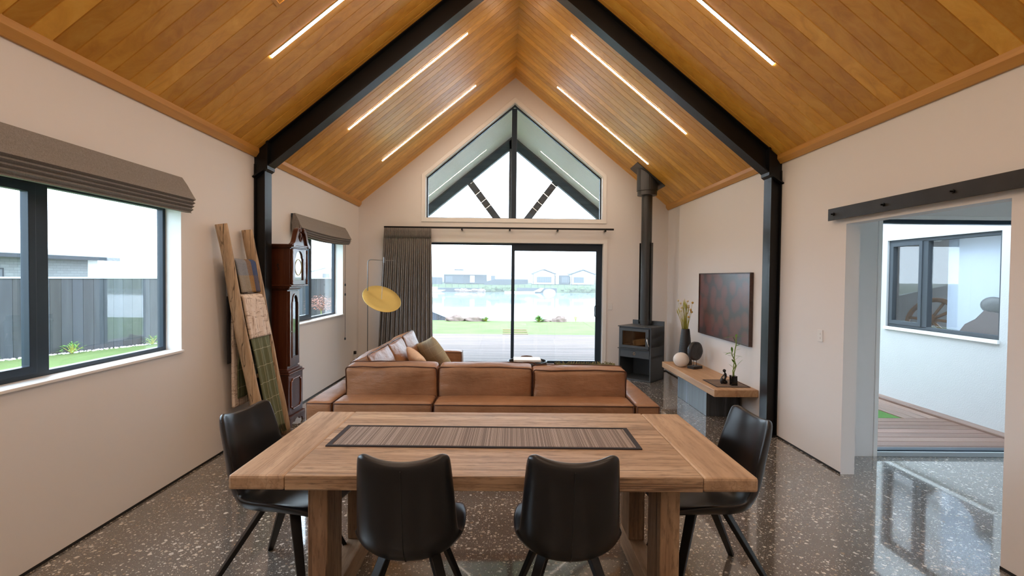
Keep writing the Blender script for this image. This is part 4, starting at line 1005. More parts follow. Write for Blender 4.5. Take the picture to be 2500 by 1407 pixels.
# ------------------------------------------------------------------ wood stove
ang = math.atan2(.33, .37)
t = empty('wood_stove', (2.165, 8.025, 0), -PI/4+.055, label='charcoal freestanding wood stove with tall flue in the far right corner', cat='stove')
m = M['stove']; W_, D_ = .275, .235
def sbx(nm, a, mat=m, bev=.003, par=t): return MB().box(*a).build(nm, mat, par, bevel=bev, local=True)
body = MB().box(-W_, W_, -D_+.01, D_, .79, .832).box(-W_, W_, -D_+.01, D_, .40, .53).box(-W_, -W_+.06, -D_+.01, D_, .53, .79).box(W_-.06, W_, -D_+.01, D_, .53, .79).box(-W_, W_, .10, D_, .53, .79).box(-W_, -W_+.022, -D_, D_, 0, .83).box(W_-.022, W_, -D_, D_, 0, .83).box(-W_, W_, D_-.02, D_, 0, .83).box(-W_, W_, -D_, D_, 0, .025).box(-W_, W_, -D_+.002, D_, .355, .40)
body.build('body', m, t, bevel=.003, local=True)
sbx('top_plate', (-W_-.012, W_+.005, -D_-.02, D_-.03, .832, .846))
sbx('rear_upstand', (-W_, W_, D_-.022, D_, .83, .915))
sbx('ash_lip', (-W_-.005, W_-.02, -D_-.035, -D_, .487, .497))
dw = sbx('drawer', (-W_+.026, W_-.026, -D_-.004, -D_+.02, .362, .482))
fixn(MB().ring([(.022*math.cos(a*PI/12), .422+.026*math.sin(a*PI/12)) for a in range(24)], [(.010*math.cos(a*PI/12), .422+.012*math.sin(a*PI/12)) for a in range(24)], FY, -D_-.010, -D_-.004).build('drawer_badge', M['chrome'], dw, local=True))
dr = fixn(MB().ring(rect(-W_+.03, W_-.032, .505, .815), rect(-W_+.072, W_-.085, .548, .772), FY, -D_-.022, -D_).build('door', m, t, bevel=.003, local=True))
fb_ = plain('brown_fire_brick', (.22, .12, .05), .8, var=.5, vs=9)
MB().box(-W_+.06, W_-.06, .085, .10, .53, .79).box(-W_+.06, W_-.06, -D_+.02, .10, .53, .538).box(-W_+.06, -W_+.068, -D_+.02, .10, .53, .79).box(W_-.068, W_-.06, -D_+.02, .10, .53, .79).build('firebox', fb_, t, local=True)
MB().bar((-.05, -.19, .58), (.20, -.06, .63), (.10, .09), (.10, .09)).build('split_log', M['ladder'], t, bevel=.006, local=True)
MB().box(-W_+.06, W_-.075, -D_-.012, -D_-.008, .54, .78).build('door_glass', M['stoveglass'], dr, local=True)
MB().tube([(W_-.050, -D_-.03, .685), (W_-.040, -D_-.06, .67), (W_-.022, -D_-.07, .60), (W_-.005, -D_-.05, .545)], .0075, 8).build('door_handle', M['chrome'], dr, smooth=True, local=True)
# flue (local frame: back of the stove)
fl = Matrix.Rotation(PI/4-.055, 3, 'Z') @ Vector((2.25-2.165, 8.15-8.025, 0))
fx_, fy_ = fl.x, fl.y
zc = cz(2.25)
MB().lathe([(.085, .846), (.085, 2.95)], (fx_, fy_, 0), 32).lathe([(.092, .90), (.092, .93)], (fx_, fy_, 0), 32).build('flue_pipe', M['flue'], t, smooth=False, local=True)
sh = MB(); n = 20; pts = []
for i in range(n+1): a = -.15*PI+1.3*PI*i/n; pts.append((a, .104))
sh.grid(lambda u, v: (fx_+.108*math.cos(-.1*PI+1.2*PI*u), fy_+.108*math.sin(-.1*PI+1.2*PI*u), .86+1.31*v), 20, 1, th=.003)
fixn(sh.build('heat_shield', M['flue'], t, local=True))
MB().lathe([(.155, 2.93), (.155, 3.0), (.165, 3.0), (.165, 3.10), (.165, zc+.12)], (fx_, fy_, 0), 32).build('flue_collar', M['flue'], t, local=True)
cp = MB(); cp.prism([(2.03, 7.93), (2.47, 7.93), (2.47, 8.40), (2.03, 8.40)], [], lambda a, b, d: (a, b, cz(a)+d), -.014, -.004)
o = fixn(cp.build('ceiling_plate', M['flue'], t, local=True)); o.matrix_parent_inverse = (Matrix.Translation(t.location) @ Matrix.Rotation(-PI/4+.055, 4, 'Z')).inverted()

# ------------------------------------------------------------------ bench with ornaments
t = empty('low_bench', (2.52, 6.4, 0), label='low oak slab bench on a charred black timber block along the right wall', cat='bench')
BT = .39
MB().box(2.28, 2.53, 5.47, 7.33, .31, BT).box(2.531, 2.765, 5.47, 7.33, .31, BT).build('slab_top', M['bench'], t, bevel=.006)
MB().box(2.34, 2.72, 5.83, 6.82, 0, .31).build('block_base', M['char'], t, bevel=.004)
t = empty('framed_artwork', (XR-.02, 6.39, .84), label='framed dark red floral print on the right wall above the bench', cat='picture')
AY0, AY1, AZ0, AZ1 = 5.635, 7.14, .84, 1.678
fixn(MB().ring(rect(AY0, AY1, AZ0, AZ1), rect(AY0+.014, AY1-.014, AZ0+.014, AZ1-.014), FX, XR-.045, XR-.003).build('frame', wood('dark_walnut_frame', 1, [(.03, .015, .012), (.06, .03, .024), (.09, .05, .04)], .4), t, bevel=.002))
MB().box(XR-.034, XR-.012, AY0+.012, AY1-.012, AZ0+.012, AZ1-.012).build('print', M['art'], t)
# vase with dried stems
vx, vy = 2.545, 7.13
t = empty('vase', (vx, vy, BT), label='tall tapered black ribbed vase at the far end of the bench', cat='vase')
pr = [(0, 0)]; H_ = .50
for i in range(60):
    k = i/59; r_ = (.096*(1-k)+.055*k+.006*math.sin(k*PI))*(1+.008*math.sin(k*95)); pr.append((r_, k*H_))
pr += [(.047, H_), (.05, H_-.05), (0, H_-.06)]
MB().lathe([(a, b+BT) for a, b in pr], (vx, vy, 0), 36, cap=False).build('body', M['vase'], t, smooth=True)
t = empty('dried_flowers', (vx, vy, BT+H_), label='bunch of dried yellow stems and round buds standing in the tall black vase', cat='flowers')
tips = [(-.115, -.01, .40, 1), (-.07, .02, .36, 1), (-.075, -.03, .30, 1), (-.07, .01, .25, 1), (.03, .02, .39, 1), (.03, -.02, .33, 1), (.035, .0, .30, 1), (.10, .02, .37, 2), (.06, -.02, .27, 2), (.075, -.02, .24, 2), (.03, -.03, .17, 2), (.02, .02, .22, 1),
        (-.02, .0, .42, 0), (-.03, .02, .40, 0), (-.01, -.02, .38, 0), (.01, .0, .36, 0), (-.10, .03, .30, 0), (.05, .03, .30, 0), (-.05, -.01, .33, 0), (-.13, .0, .27, 0)]
for dx, dy, dz, kind in tips:
    b0 = Vector((vx+dx*.25, vy+dy*.25, BT+H_-.09)); tp = Vector((vx+dx, vy+dy, BT+H_+dz))
    mid = b0.lerp(tp, .5)+Vector((-dx*.12, 0, .01))
    if kind == 0:
        st = MB().tube([b0, mid, tp], [.004, .0045, .0015], 5); st.tube([mid.lerp(tp, .45), tp.lerp(mid, .2), tp+Vector((0, 0, .01))], [.003, .008, .001], 6); st.build('grass_stem', M['stem'], t, smooth=True)
    else:
        st = MB().tube([b0, mid, tp], [.004, .003, .0015], 5).build('flower_stem', M['stem'], t, smooth=True)
        MB().ball(tp, .017 if kind == 2 else .0155, 10).build('flower_head', M['bud'] if kind == 2 else M['budpale'], st, smooth=True)
tag(MB().lathe([(.0, 0)]+[(.106*math.sin(PI*(.06+.88*i/22)), .098-.098*math.cos(PI*(.06+.88*i/22))/math.cos(PI*.06)) for i in range(23)]+[(0, .196)], (2.41, 6.90, BT), 40, cap=False).build('ceramic_sphere', M['ball'], smooth=True, origin=(2.41, 6.90, BT)), 'matt white ceramic sphere in front of the tall black vase', 'ornament')
# disc sculpture on stand
t = empty('disc_sculpture', (2.555, 6.78, BT), .5, label='carved black stone disc on a two-pin stand on the bench', cat='sculpture')
MB().box(-.085, .085, -.055, .055, 0, .038).build('stand_base', M['stone'], t, bevel=.003, local=True)
for x in (-.03, .03): MB().tube([(x, 0, .035), (x, 0, .12)], .0035, 8).build('pin', M['steel'], t, local=True)
mb = MB(); n = 40; rows_ = [(.0, -.030), (.03, -.034), (.085, -.034), (.115, -.030), (.123, -.022), (.123, .022), (.115, .030), (.085, .034), (.03, .034), (.0, .030)]
for rr, y in rows_:
    for k in range(n):
        a = 2*PI*k/n; k2 = 1+.035*noise.noise(Vector((math.cos(a)*2, math.sin(a)*2, 1))); dy = .006*noise.noise(Vector((rr*40*math.cos(a), rr*40*math.sin(a), y)))
        mb.v.append(Vector((rr*k2*math.cos(a), y+dy, .235+rr*1.02*k2*math.sin(a))))
for i in range(len(rows_)-1):
    for k in range(n): l = (k+1) % n; mb.f.append((i*n+k, i*n+l, (i+1)*n+l, (i+1)*n+k))
fixn(mb.build('stone_disc', M['stone'], t, smooth=True, local=True))
t = empty('placemat', (2.55, 5.80, BT), label='small brown woven mat on the near end of the bench', cat='mat')
MB().box(2.37, 2.73, 5.61, 6.0, BT, BT+.004).build('woven_panel', M['mat'], t)
fixn(MB().ring(rect(2.36, 2.74, 5.60, 6.01), rect(2.375, 2.725, 5.615, 5.995), FZ, BT, BT+.0055).build('binding', M['binding'], t))
# abstract seated figurine
t = empty('figurine', (2.52, 5.78, BT), .2, label='small black abstract seated figure on the bench mat', cat='figurine')
MB().ball((0, 0, .155), .019, 16, (1, 1, 1.0)).build('head', M['potblack'], t, smooth=True, local=True)
MB().tube([(.005, 0, .135), (.016, 0, .115), (.018, 0, .09), (.008, 0, .06), (.0, 0, .04)], [.008, .013, .014, .013, .02], 14).ball((.012, 0, .024), .026, 16, (1.2, 1, .9)).build('torso', M['potblack'], t, smooth=True, local=True)
MB().ball((-.030, 0, .040), .036, 18, (.55, .6, 1.05)).tube([(.012, .005, .12), (-.01, .012, .09), (-.03, .008, .075)], [.007, .007, .006], 8).build('knees', M['stone'], t, smooth=True, local=True)
# bamboo
t = empty('lucky_bamboo', (2.592, 5.70, BT), label='lucky bamboo sprigs in a square black pot on the bench mat', cat='plant')
MB().prism(rect(-.031, .031, -.031, .031), [], FZ, 0.004, .112).build('pot', M['potblack'], t, bevel=.003, local=True)
st = [[(-.005, 0, .09), (-.012, 0, .17), (.012, .0, .21), (.02, 0, .235), (.002, 0, .27), (.004, 0, .33), (.008, 0, .40), (.022, 0, .47), (.02, 0, .56)],
      [(.008, .006, .09), (.006, .006, .15), (.02, .008, .19), (.032, .006, .225), (.018, .006, .26), (.004, .006, .30), (-.02, .004, .345), (-.024, .004, .38)],
      [(-.012, -.006, .09), (-.01, -.006, .16), (-.004, -.006, .24), (.006, -.006, .30)]]
gs = plain('bamboo_cane', (.22, .32, .06), .4, var=.3, vs=30)
for q in st: MB().tube(q, .0055, 8).build('cane', gs, t, smooth=True, local=True)
def leafm(mb, a, d, L, wd, droop=.2):
    a = Vector(a); d = Vector(d).normalized(); sd = d.cross(Vector((0, 0, 1))); sd = sd.normalized() if sd.length > .1 else Vector((1, 0, 0)); o = len(mb.v); n = 6
    for i in range(n+1):
        k = i/n; p = a+d*L*k+Vector((0, 0, -droop*L*k*k)); w_ = wd*math.sin(PI*min(1, k*.9+.08))**.8*(1 if i < n else 0.05)
        mb.v += [p-sd*w_/2, p+Vector((0, 0, -.1*w_)), p+sd*w_/2]
    for i in range(n):
        for j in (0, 1): mb.f.append((o+3*i+j, o+3*i+j+1, o+3*i+j+4, o+3*i+j+3))
lv = [((.0, 0, .20), (-.6, .3, .7), .08), ((.02, 0, .45), (.9, .2, .5), .08), ((.004, 0, .33), (-1, -.3, .4), .10), ((.012, 0, .40), (.8, -.5, .6), .07), ((.02, 0, .56), (.9, -.2, .2), .11), ((.02, 0, .555), (-1, -.2, .12), .17), ((.02, 0, .55), (.2, .3, 1), .05), ((.018, 0, .53), (.5, -.4, .7), .07), ((.012, 0, .50), (-.3, .3, 1), .08),
      ((-.024, 0, .38), (-.9, -.2, -.1), .09), ((-.022, 0, .38), (-.2, -.3, 1), .09), ((-.02, 0, .36), (-1, .3, .3), .11), ((-.02, 0, .34), (.4, -.4, .9), .08), ((.004, 0, .34), (1, -.3, .1), .09), ((.002, 0, .28), (.6, -.3, .9), .10), ((.03, 0, .22), (.6, -.2, 1), .13), ((0, 0, .26), (-.5, -.5, .8), .09), ((.008, 0, .31), (-.6, .2, .9), .10)]
for a, d, L in lv:
    mb = MB(); leafm(mb, a, d, L, .023); mb.build('leaf', M['leaf'], t, smooth=True, local=True)

# ------------------------------------------------------------------ barn-door rail, switches, outlet
t = empty('barn_door_rail', (XR-.05, 2.9, 2.1), label='black flat steel barn-door rail bolted above the right opening', cat='door rail')
MB().box(XR-.048, XR-.040, 1.2, 4.275, 2.10, 2.20).build('flat_bar', M['blacksteel'], t, bevel=.001)
for y in (4.20, 3.64, 3.07, 2.50):
    MB().tube([(XR, y, 2.15), (XR-.04, y, 2.15)], .012, 10).tube([(XR-.048, y, 2.15), (XR-.056, y, 2.15)], .013, 6).tube([(XR-.056, y, 2.15), (XR-.075, y, 2.15)], .006, 8).build('bolt', M['steel'], t)
def plate(name, x0, x1, y0, y1, z0, z1, label, rock, par_axis):
    e = empty(name, ((x0+x1)/2, (y0+y1)/2, z0), label=label, cat='switch')
    MB().box(x0, x1, y0, y1, z0, z1).build('face_plate', M['plastic'], e, bevel=.002)
    for q in rock: MB().box(*q).build('rocker', M['plastic'], e, bevel=.001)
    return e
plate('light_switch', XR-.010, XR, 4.375, 4.447, 1.060, 1.163, 'white double light switch on the right wall beside the opening', [(XR-.014, XR-.01, 4.40, 4.42, 1.12, 1.138), (XR-.014, XR-.01, 4.40, 4.42, 1.082, 1.10)], 0)
plate('light_switch', 1.745, 1.82, YF-.010, YF, 1.055, 1.175, 'white light switch on the gable wall between sliding door and stove', [(1.775, 1.79, YF-.014, YF-.01, 1.10, 1.13)], 1)
e = plate('power_outlet', XL, XL+.010, 8.36, 8.48, .28, .36, 'white power outlet with a black plug low on the left wall', [], 0); e['category'] = 'outlet'
MB().box(XL+.01, XL+.05, 8.37, 8.41, .295, .345).build('plug', M['black'], e, bevel=.004)

# ------------------------------------------------------------------ outside: veranda
VX0, VX1 = XM-3.1, XM+3.1; RZ = 4.87; RS = .825
def vz(x): return RZ-RS*abs(x-XM)
mb = MB()
for s in (-1, 1):
    xe = VX0 if s < 0 else VX1; y = YF+.24
    while y < 12.0:
        mb.prism([(XM, vz(XM)), (xe, vz(xe)), (xe, vz(xe)+.012), (XM, vz(XM)+.012)], [], FY, y, y+.052); y += .06
struct('veranda_soffit', mb, M['soffit'])
struct('veranda_roof', MB().prism([(VX0, vz(VX0)+.012), (XM, RZ+.012), (VX1, vz(VX1)+.012), (VX1, vz(VX1)+.2), (XM, RZ+.2), (VX0, vz(VX0)+.2)], [], FY, YF+.24, 12.0), M['roof'])
t = empty('veranda_truss', (XM, 11.85, 2.4), label='dark timber gable truss outside, seen through the gable window', cat='truss')
TY0, TY1 = 11.80, 11.95
for s in (-1, 1):
    xe = VX0+.1 if s < 0 else VX1-.1
    fixn(MB().prism([(XM, vz(XM)), (xe, vz(xe)), (xe, vz(xe)-.26), (XM, vz(XM)-.26)], [], FY, TY0, TY1).build('rafter', M['truss'], t))
    ax = XM+s*1.02; MB().bar((XM+s*.10, TY0+.07, 2.62), (ax, TY0+.07, vz(ax)-.2), (.15, .15), (.15, .15), ref=(0, 1, 0)).build('strut', M['truss'], t)
MB().box(XM-.085, XM+.085, TY0, TY1, 2.6, RZ-.1).build('king_post', M['truss'], t)
MB().box(VX0+.1, VX1-.1, TY0, TY1, 2.42, 2.62).build('bottom_chord', M['truss'], t)
for s, x in ((-1, VX0+.15), (1, VX1-.3)):
    struct('veranda_post', MB().box(x, x+.15, TY0, TY1, -.05, 2.45), M['truss'])
db = MB(); y = YF+.25
while y < 14.35: db.box(-4.2, 4.4, y, y+.139, -.09, -.045); y += .146
struct('deck', db, M['deck'], bevel=.004)
struct('deck_base', MB().box(-4.2, 4.4, YF+.25, 14.4, -.16, -.1), M['black'])

# ground, lake, far shore
mb = MB(); mb.prism([(-60, -12), (60, -12), (60, .08), (2.9, .08), (2.9, 4.3), (CX, 4.3), (CX, 12.2), (60, 12.2), (60, 20.2), (-60, 20.2)], [], FZ, -.5, -.16); 
tag(fixn(mb.build('lawn', M['grass'])), kind='structure')
struct('shore_slope', MB().prism([(20.2, -.16), (26, -4.2), (26, -6), (20.2, -6)], [], FX, -60, 60), M['rock'])
tag(MB().box(-400, 400, 24, 158, -3.3, -3.1).build('lake', M['water']), kind='structure')
struct('far_bank', MB().prism([(153, -3.6), (160, -.9), (175, -.4), (400, -.4), (400, -5), (153, -5)], [], FX, -400, 400), M['bank'])
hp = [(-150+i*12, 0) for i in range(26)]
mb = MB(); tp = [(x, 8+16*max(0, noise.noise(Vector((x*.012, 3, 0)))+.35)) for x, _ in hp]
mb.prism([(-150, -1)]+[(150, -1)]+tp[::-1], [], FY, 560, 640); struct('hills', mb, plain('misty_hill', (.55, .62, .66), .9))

# boundary fence on the left
fd = Vector((1.30, 2.79)).normalized(); fo = Vector((-10.03, 10.12))
t = empty('boundary_fence', (-9, 12, -.15), label='dark grey vertical board fence along the garden boundary on the left', cat='fence')
mb = MB(); L = -14.0; ang = math.atan2(fd.y, fd.x)
e = bpy.data.objects.new('board_panel', None)
mb = MB(); cap = MB()
def topz(L):
    Y = fo.y+fd.y*L
    return 1.485 if Y < 19 else max(-.45, 1.485-(Y-19)*.31)
while L < 17.2:
    zt = topz(L); zb = -.2 if fo.y+fd.y*L < 19 else -1.2
    mb.box(L, L+.193, -.012, .012, zb, zt-.02); cap.prism([(L, zt-.02), (L+.2, topz(L+.2)-.02), (L+.2, topz(L+.2)+.015), (L, zt+.015)], [], FY, -.03, .03); L += .2
RM = Matrix.Translation((fo.x+9, fo.y-12, .15)) @ Matrix.Rotation(ang, 4, 'Z')
o = mb.build('board_panel', M['fence'], t, local=True); o.matrix_local = RM
o = fixn(cap.build('capping_rail', M['roof'], t, local=True)); o.matrix_local = RM
# white pebbles along its foot and small plants
mb = MB()
for i in range(900):
    L = random.uniform(-5, 12); s = random.uniform(.03, .16); p = fo+fd*L+Vector((fd.y, -fd.x))*s
    mb.ball((p.x, p.y, -.15), random.uniform(.018, .03), 6, (1, 1, .7))
tag(mb.build('pebble_strip', M['pebble']), 'white pebbles along the foot of the grey fence', 'pebbles', kind='stuff')
def bush(name, c, r, mat, label, cat='plant', n=70, lw=.05, h=1.0, group=None, stem=None):
    e = empty(name, tuple(c), label=label, cat=cat, group=group)
    mb = MB(); c = Vector(c); sb = MB()
    for i in range(n):
        th = random.uniform(0, 2*PI); ph = random.uniform(.0, 1.35); rr = r*random.uniform(.55, 1)
        p = c+Vector((math.cos(th)*math.sin(ph)*rr, math.sin(th)*math.sin(ph)*rr, math.cos(ph)*rr*h+.02))
        d = Vector((math.cos(th), math.sin(th), random.uniform(-.2, .9))); leafm(mb, p, d, r*.38, lw*r*2.4)
        if i % 6 == 0: sb.tube([c, p], .004+.01*r, 5)
    mb.build('foliage', mat, e); sb.build('stems', stem or M['stem'], e); return e
for L, rr, lb in ((1.1, .22, 'small leafy green shrub at the fence foot, left of the window mullion'), (2.75, .20, 'small leafy green shrub at the fence foot, middle of the near window'), (4.4, .20, 'small leafy green shrub at the fence foot, right of the near window'), (-.3, .2, 'small leafy green shrub at the fence foot, far left of the near window')):
    p = fo+fd*L+Vector((fd.y, -fd.x))*.18; bush('garden_shrub', (p.x, p.y, -.15), rr, M['bushleaf'], lb, 'shrub', group='low shrubs along the fence')
# copper maple on a staked stem
t = empty('japanese_maple', (-4.6, 12.6, -.15), label='small copper-leaved maple on a slim green stem outside the far window', cat='tree')
MB().tube([(-4.6, 12.6, -.15), (-4.58, 12.6, .35), (-4.6, 12.62, .75)], [.02, .016, .01], 8).build('trunk', plain('green_bark', (.30, .40, .10), .7), t, smooth=True)
mb = MB(); sb = MB()
for i in range(800):
    th = random.uniform(0, 2*PI); rr = random.uniform(0, 1)**.5*.37; z = 1.0-.20*(rr/.4)**2+random.uniform(-.14, .12)
    p = Vector((-4.6+rr*math.cos(th), 12.6+rr*math.sin(th), z)); leafm(mb, p, (math.cos(th), math.sin(th), random.uniform(-.6, .3)), .045, .02)
    if i % 40 == 0: sb.tube([(-4.6, 12.62, .7), ((-4.6+p.x)/2, (12.62+p.y)/2, z), p], .004, 4)
mb.build('foliage', M['redleaf'], t); sb.build('branches', M['redleaf'], t)

# neighbour's brick house beyond the fence
t = empty('brick_house', (-21, 16, -.2), label='pale brick house with low metal roof beyond the fence on the left', cat='house')
MB().box(-26, -19, 6, 23.2, -.2, 2.2).build('brick_wall', M['brick'], t)
MB().box(-25.5, -19.0, 23.2, 23.75, -.2, 2.2).build('end_wall', M['whitehouse'], t)
mb = MB(); y = 5.5
mb.prism([(-26, 3.0), (-18.4, 2.27), (-18.4, 2.33), (-26, 3.06)], [], FY, 5.5, 24.3)
while y < 24.2: mb.prism([(-26, 3.06), (-18.4, 2.33), (-18.4, 2.37), (-26, 3.10)], [], FY, y, y+.08); y += .30
fixn(mb.build('roof', M['roof'], t)); MB().box(-18.5, -18.38, 5.5, 24.3, 2.15, 2.30).build('gutter', M['greyhouse'], t)
w_ = MB().box(-19.05, -18.97, 17.9, 19.33, 1.1, 1.75).build('window', M['greyhouse'], t); MB().box(-19.0, -18.96, 17.98, 19.25, 1.16, 1.69).build('pane', M['housewin'], w_)

# row of thin brown battens, rocks, shrubs at the lawn edge
t = empty('lawn_battens', (.15, 14.9, -.16), label='low row of thin brown battens in the lawn beyond the deck', cat='steps')
for i in range(4): y = 14.75+i*.62; MB().box(-.10, .68, y, y+.06, -.16, -.125).build('batten', plain('brown_batten', (.30, .24, .12), .8) if i == 0 else bpy.data.materials['brown_batten'], t)
def rock(c, r, sc, seed, label, group=None):
    o = MB().ball(c, r, 32, sc, .42, 2.0, seed).build('garden_rock', M['rock'], smooth=True, origin=c); tag(o, label, 'rock', group)
rock((-2.0, 20.0, -.16), .30, (1.3, .8, .75), 3, 'pale rock at the lake edge of the lawn, far left of the door view')
rock((-1.25, 20.0, -.16), .30, (1.3, .8, .55), 8, 'pale flat rock in the left pile at the lawn edge')
rock((1.58, 20.0, -.16), .15, (1.3, .8, .6), 12, 'small tan rock beside the round bush at the lawn edge')
rock((2.12, 20.0, -.16), .29, (1.1, .8, .75), 17, 'large reddish rock right of the round bush at the lawn edge')
bush('garden_shrub', (1.29, 19.9, -.16), .22, M['bushleaf'], 'round green bush at the lawn edge near the lake', 'shrub', 420)
bush('garden_shrub', (-.78, 19.9, -.16), .17, M['bushleaf'], 'small green bush between the pale rocks and the door mullion', 'shrub', 260)
t = empty('grass_tuft', (2.75, 19.9, -.16), label='yellow-green spiky grass tuft at the right of the lawn edge', cat='plant')
mb = MB()
for i in range(26): a = random.uniform(0, 2*PI); leafm(mb, (2.75, 19.9, -.16), (math.cos(a)*.3, math.sin(a)*.3, 1), random.uniform(.2, .38), .02, 0)
mb.build('blades', M['tuft'], t)

# far shore houses
def win(t, x0, x1, y, z0, z1, nb=4):
    f = MB().box(x0, x1, y-.12, y, z0, z1).build('window', M['housewin'], t)
    mb = MB()
    for i in range(nb+1): x = x0+(x1-x0)*i/nb; mb.box(x-.05, x+.05, y-.16, y-.12, z0, z1)
    mb.box(x0, x1, y-.16, y-.12, z1-.08, z1+.04); mb.build('window_bars', M['greyhouse'], f)
HYY = 162
t = empty('dark_house', (-14, HYY+4, -.4), label='low dark-clad house with chimney block across the lake, at left', cat='house')
MB().box(-20.0, -6.6, HYY, HYY+8, -.6, 2.2).build('wall', M['greyhouse'], t)
fixn(MB().prism([(-22, 2.2), (-6, 2.2), (-6, 2.45), (-9, 3.4), (-17, 3.5), (-22, 2.45)], [], FY, HYY-1, HYY+9).build('roof', M['roof'], t))
MB().box(-16.6, -13.8, HYY-.5, HYY+2, -.6, 3.9).build('chimney', M['greyhouse'], t)
MB().box(-11.6, -10.2, HYY-.2, HYY, -.3, 1.9).build('door', M['whitehouse'], t); win(t, -19.4, -17.2, HYY, -.2, 1.8)
t = empty('white_house', (-3, HYY+5, -.4), label='white single-storey house across the lake, behind the door mullion', cat='house')
MB().box(-5.6, 6, HYY+2, HYY+9, -.6, 2.1).build('wall', M['whitehouse'], t)
fixn(MB().prism([(-5.9, 2.1), (7, 2.1), (7, 2.3), (2, 3.3), (-2, 3.4), (-5.9, 2.3)], [], FY, HYY+1.5, HYY+9).build('roof', M['roof'], t)); win(t, -4.9, -3.7, HYY+2, .5, 1.8, 2)
def gable_house(x0, x1, label, wx0, wx1):
    t = empty('gable_house', ((x0+x1)/2, HYY+4, -.4), label=label, cat='house'); xm = (x0+x1)/2
    fixn(MB().prism([(x0, -.6), (x1, -.6), (x1, 2.5), (xm, 3.8), (x0, 2.5)], [], FY, HYY, HYY+9).build('wall', M['whitehouse'], t))
    fixn(MB().prism([(x0-.35, 2.5), (xm, 4.0), (x1+.35, 2.5), (x1+.35, 2.8), (xm, 4.3), (x0-.35, 2.8)], [], FY, HYY-.5, HYY+9).build('roof', M['greyhouse'], t))
    win(t, wx0, wx1, HYY, -.1, 1.7, 6)
    for x in (x0, x1-.2): MB().box(x, x+.2, HYY-.05, HYY, -.6, 2.5).build('corner_board', M['greyhouse'], t)
gable_house(8.5, 15.6, 'white gable-fronted house across the lake, left of the two gables', 9.8, 14.4)
gable_house(20.8, 28.3, 'white gable-fronted house across the lake, right of the two gables', 21.6, 24.8)
t = empty('link_building', (18.2, HYY+5, -.4), label='dark recessed link between the two white gabled houses', cat='building')
MB().box(16.0, 20.4, HYY+2.5, HYY+7, -.6, 2.3).build('wall', M['greyhouse'], t); MB().box(16.0, 17.0, HYY+2.2, HYY+2.5, -.6, 2.3).build('white_panel', M['whitehouse'], t); win(t, 18.0, 20.6, HYY+2.5, -.1, 1.8, 4)
t = empty('small_far_house', (-57, HYY, -.4), label='white house across the lake seen through the small left window', cat='house')
fixn(MB().prism([(-62, -.6), (-53, -.6), (-53, 2.6), (-57.5, 3.8), (-62, 2.6)], [], FY, HYY, HYY+8).build('wall', M['whitehouse'], t)); win(t, -58.5, -56.5, HYY, .4, 2.0, 2)
fixn(MB().prism([(-62.6, 2.5), (-57.5, 3.9), (-52.4, 2.5), (-52.4, 2.8), (-57.5, 4.2), (-62.6, 2.8)], [], FY, HYY-.5, HYY+8).build('roof', M['roof'], t))
struct('far_fence_dark', MB().prism([(-7.2, -.9), (-6.3, .1), (-3.5, .85), (6.8, .9), (6.8, -.6), (-7.2, -1.2)], [], FY, 159.8, 160.0), M['greyhouse'])
struct('far_fence_left', MB().box(-26, -20.2, 160, 160.2, -.9, 1.3), M['greyhouse'])
mb = MB()
for i in range(27): x = -25+i*2.05; mb.box(x-.05, x+.05, 157.0, 157.08, -1.9, -.35)
mb.box(-25, 28.5, 157.0, 157.05, -.42, -.36); tag(mb.build('post_and_wire_fence', M['greyhouse'], origin=(0, 157, -1.9)), 'thin post and rail fence along the far lake bank', 'fence')
struct('retaining_wall_left', MB().box(-26, -7.6, 153.4, 154.5, -3.3, -1.9), M['greyhouse'])
struct('retaining_wall_right', MB().box(3.2, 15.4, 154.2, 155.2, -3.3, -1.7), M['greyhouse'])
t = empty('jetty', (5, 152, -3.1), label='low pale jetty with a ramp on the far shore', cat='jetty')
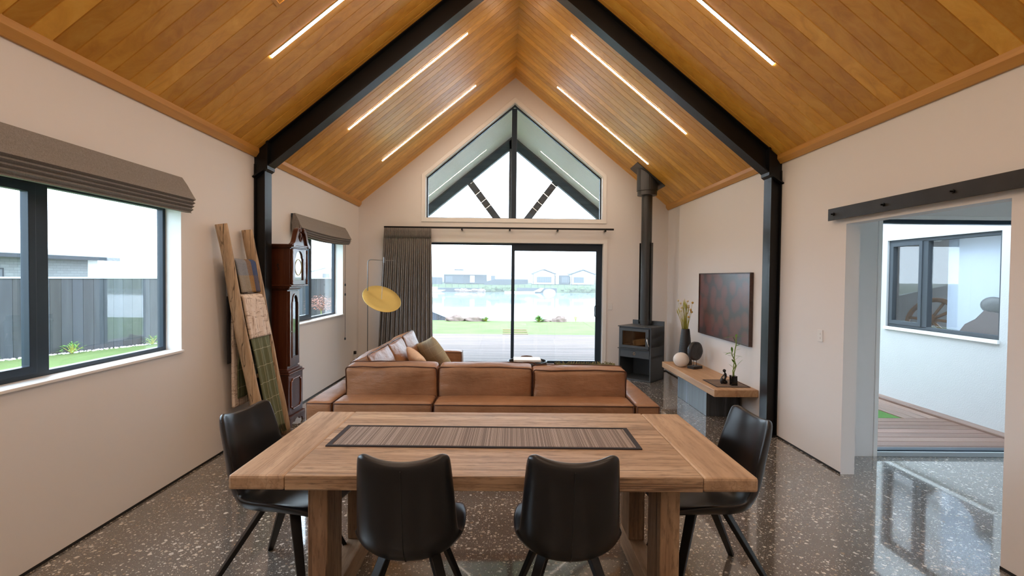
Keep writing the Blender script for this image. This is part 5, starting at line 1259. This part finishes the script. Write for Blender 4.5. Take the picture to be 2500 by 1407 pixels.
MB().box(-.5, 8.5, 150.5, 153.5, -3.05, -2.75).build('platform', M['whitehouse'], t); fixn(MB().prism([(8.2, -2.75), (10.4, -1.7), (11.2, -1.7), (10.2, -2.75)], [], FY, 151, 153.8).build('ramp', M['roof'], t))
t = empty('boat', (12.8, 151.5, -3.1), label='upturned white boat beside the ramp on the far shore', cat='boat')
MB().ball((12.9, 151.5, -2.95), 1.6, 20, (1.15, .5, .65)).build('hull', M['whitehouse'], t, smooth=True)
t = empty('boat', (-21.5, 151.5, -3.1), label='small white motor boat at the far shore, left by the curtain', cat='boat')
fixn(MB().prism([(-24.5, -3.0), (-19.5, -3.0), (-18.2, -2.5), (-24.8, -2.5)], [], FY, 150.6, 152.2).build('hull', M['whitehouse'], t)); MB().box(-22.6, -20.6, 151, 151.9, -2.5, -1.6).build('cabin', M['whitehouse'], t, bevel=.1)
mb = MB()
for i in range(70):
    x = random.uniform(-15, -6.5); mb.ball((x, 152.2+random.uniform(-.5, .5), -2.9+random.uniform(0, .5)), random.uniform(.25, .6), 8, (1.2, 1, .8), .5, 2, i)
tag(mb.build('shore_rocks', M['rock'], origin=(-11, 152.6, -3)), 'heap of grey rocks along the far shoreline', 'rocks', kind='stuff')
mb = MB()
for i in range(150):
    x = random.choice((random.uniform(-6.6, 1.8), random.uniform(16.6, 32))); mb.ball((x, 154.5+random.uniform(0, 2.5), -2.7+random.uniform(0, 1.0)), random.uniform(.3, .8), 8, (1.4, 1, .8), .6, 2, i)
tag(mb.build('bank_scrub', M['bank'], origin=(0, 155, -3)), 'low green scrub covering the far lake bank', 'shrubs', kind='stuff')

# thin mist hanging over the lake
mist = bpy.data.materials.new('lake_mist'); mist.use_nodes = True; nt = mist.node_tree; nt.nodes.clear()
vs_ = nd(nt, 'ShaderNodeVolumeScatter', {'Color': (.93, .97, 1, 1), 'Density': .0016}); mo = nt.nodes.new('ShaderNodeOutputMaterial'); nt.links.new(vs_.outputs[0], mo.inputs['Volume'])
tag(MB().box(-200, 200, 27, 500, -5, 60).build('lake_mist', mist), 'thin white mist hanging over the lake and the far houses', 'mist', kind='stuff')
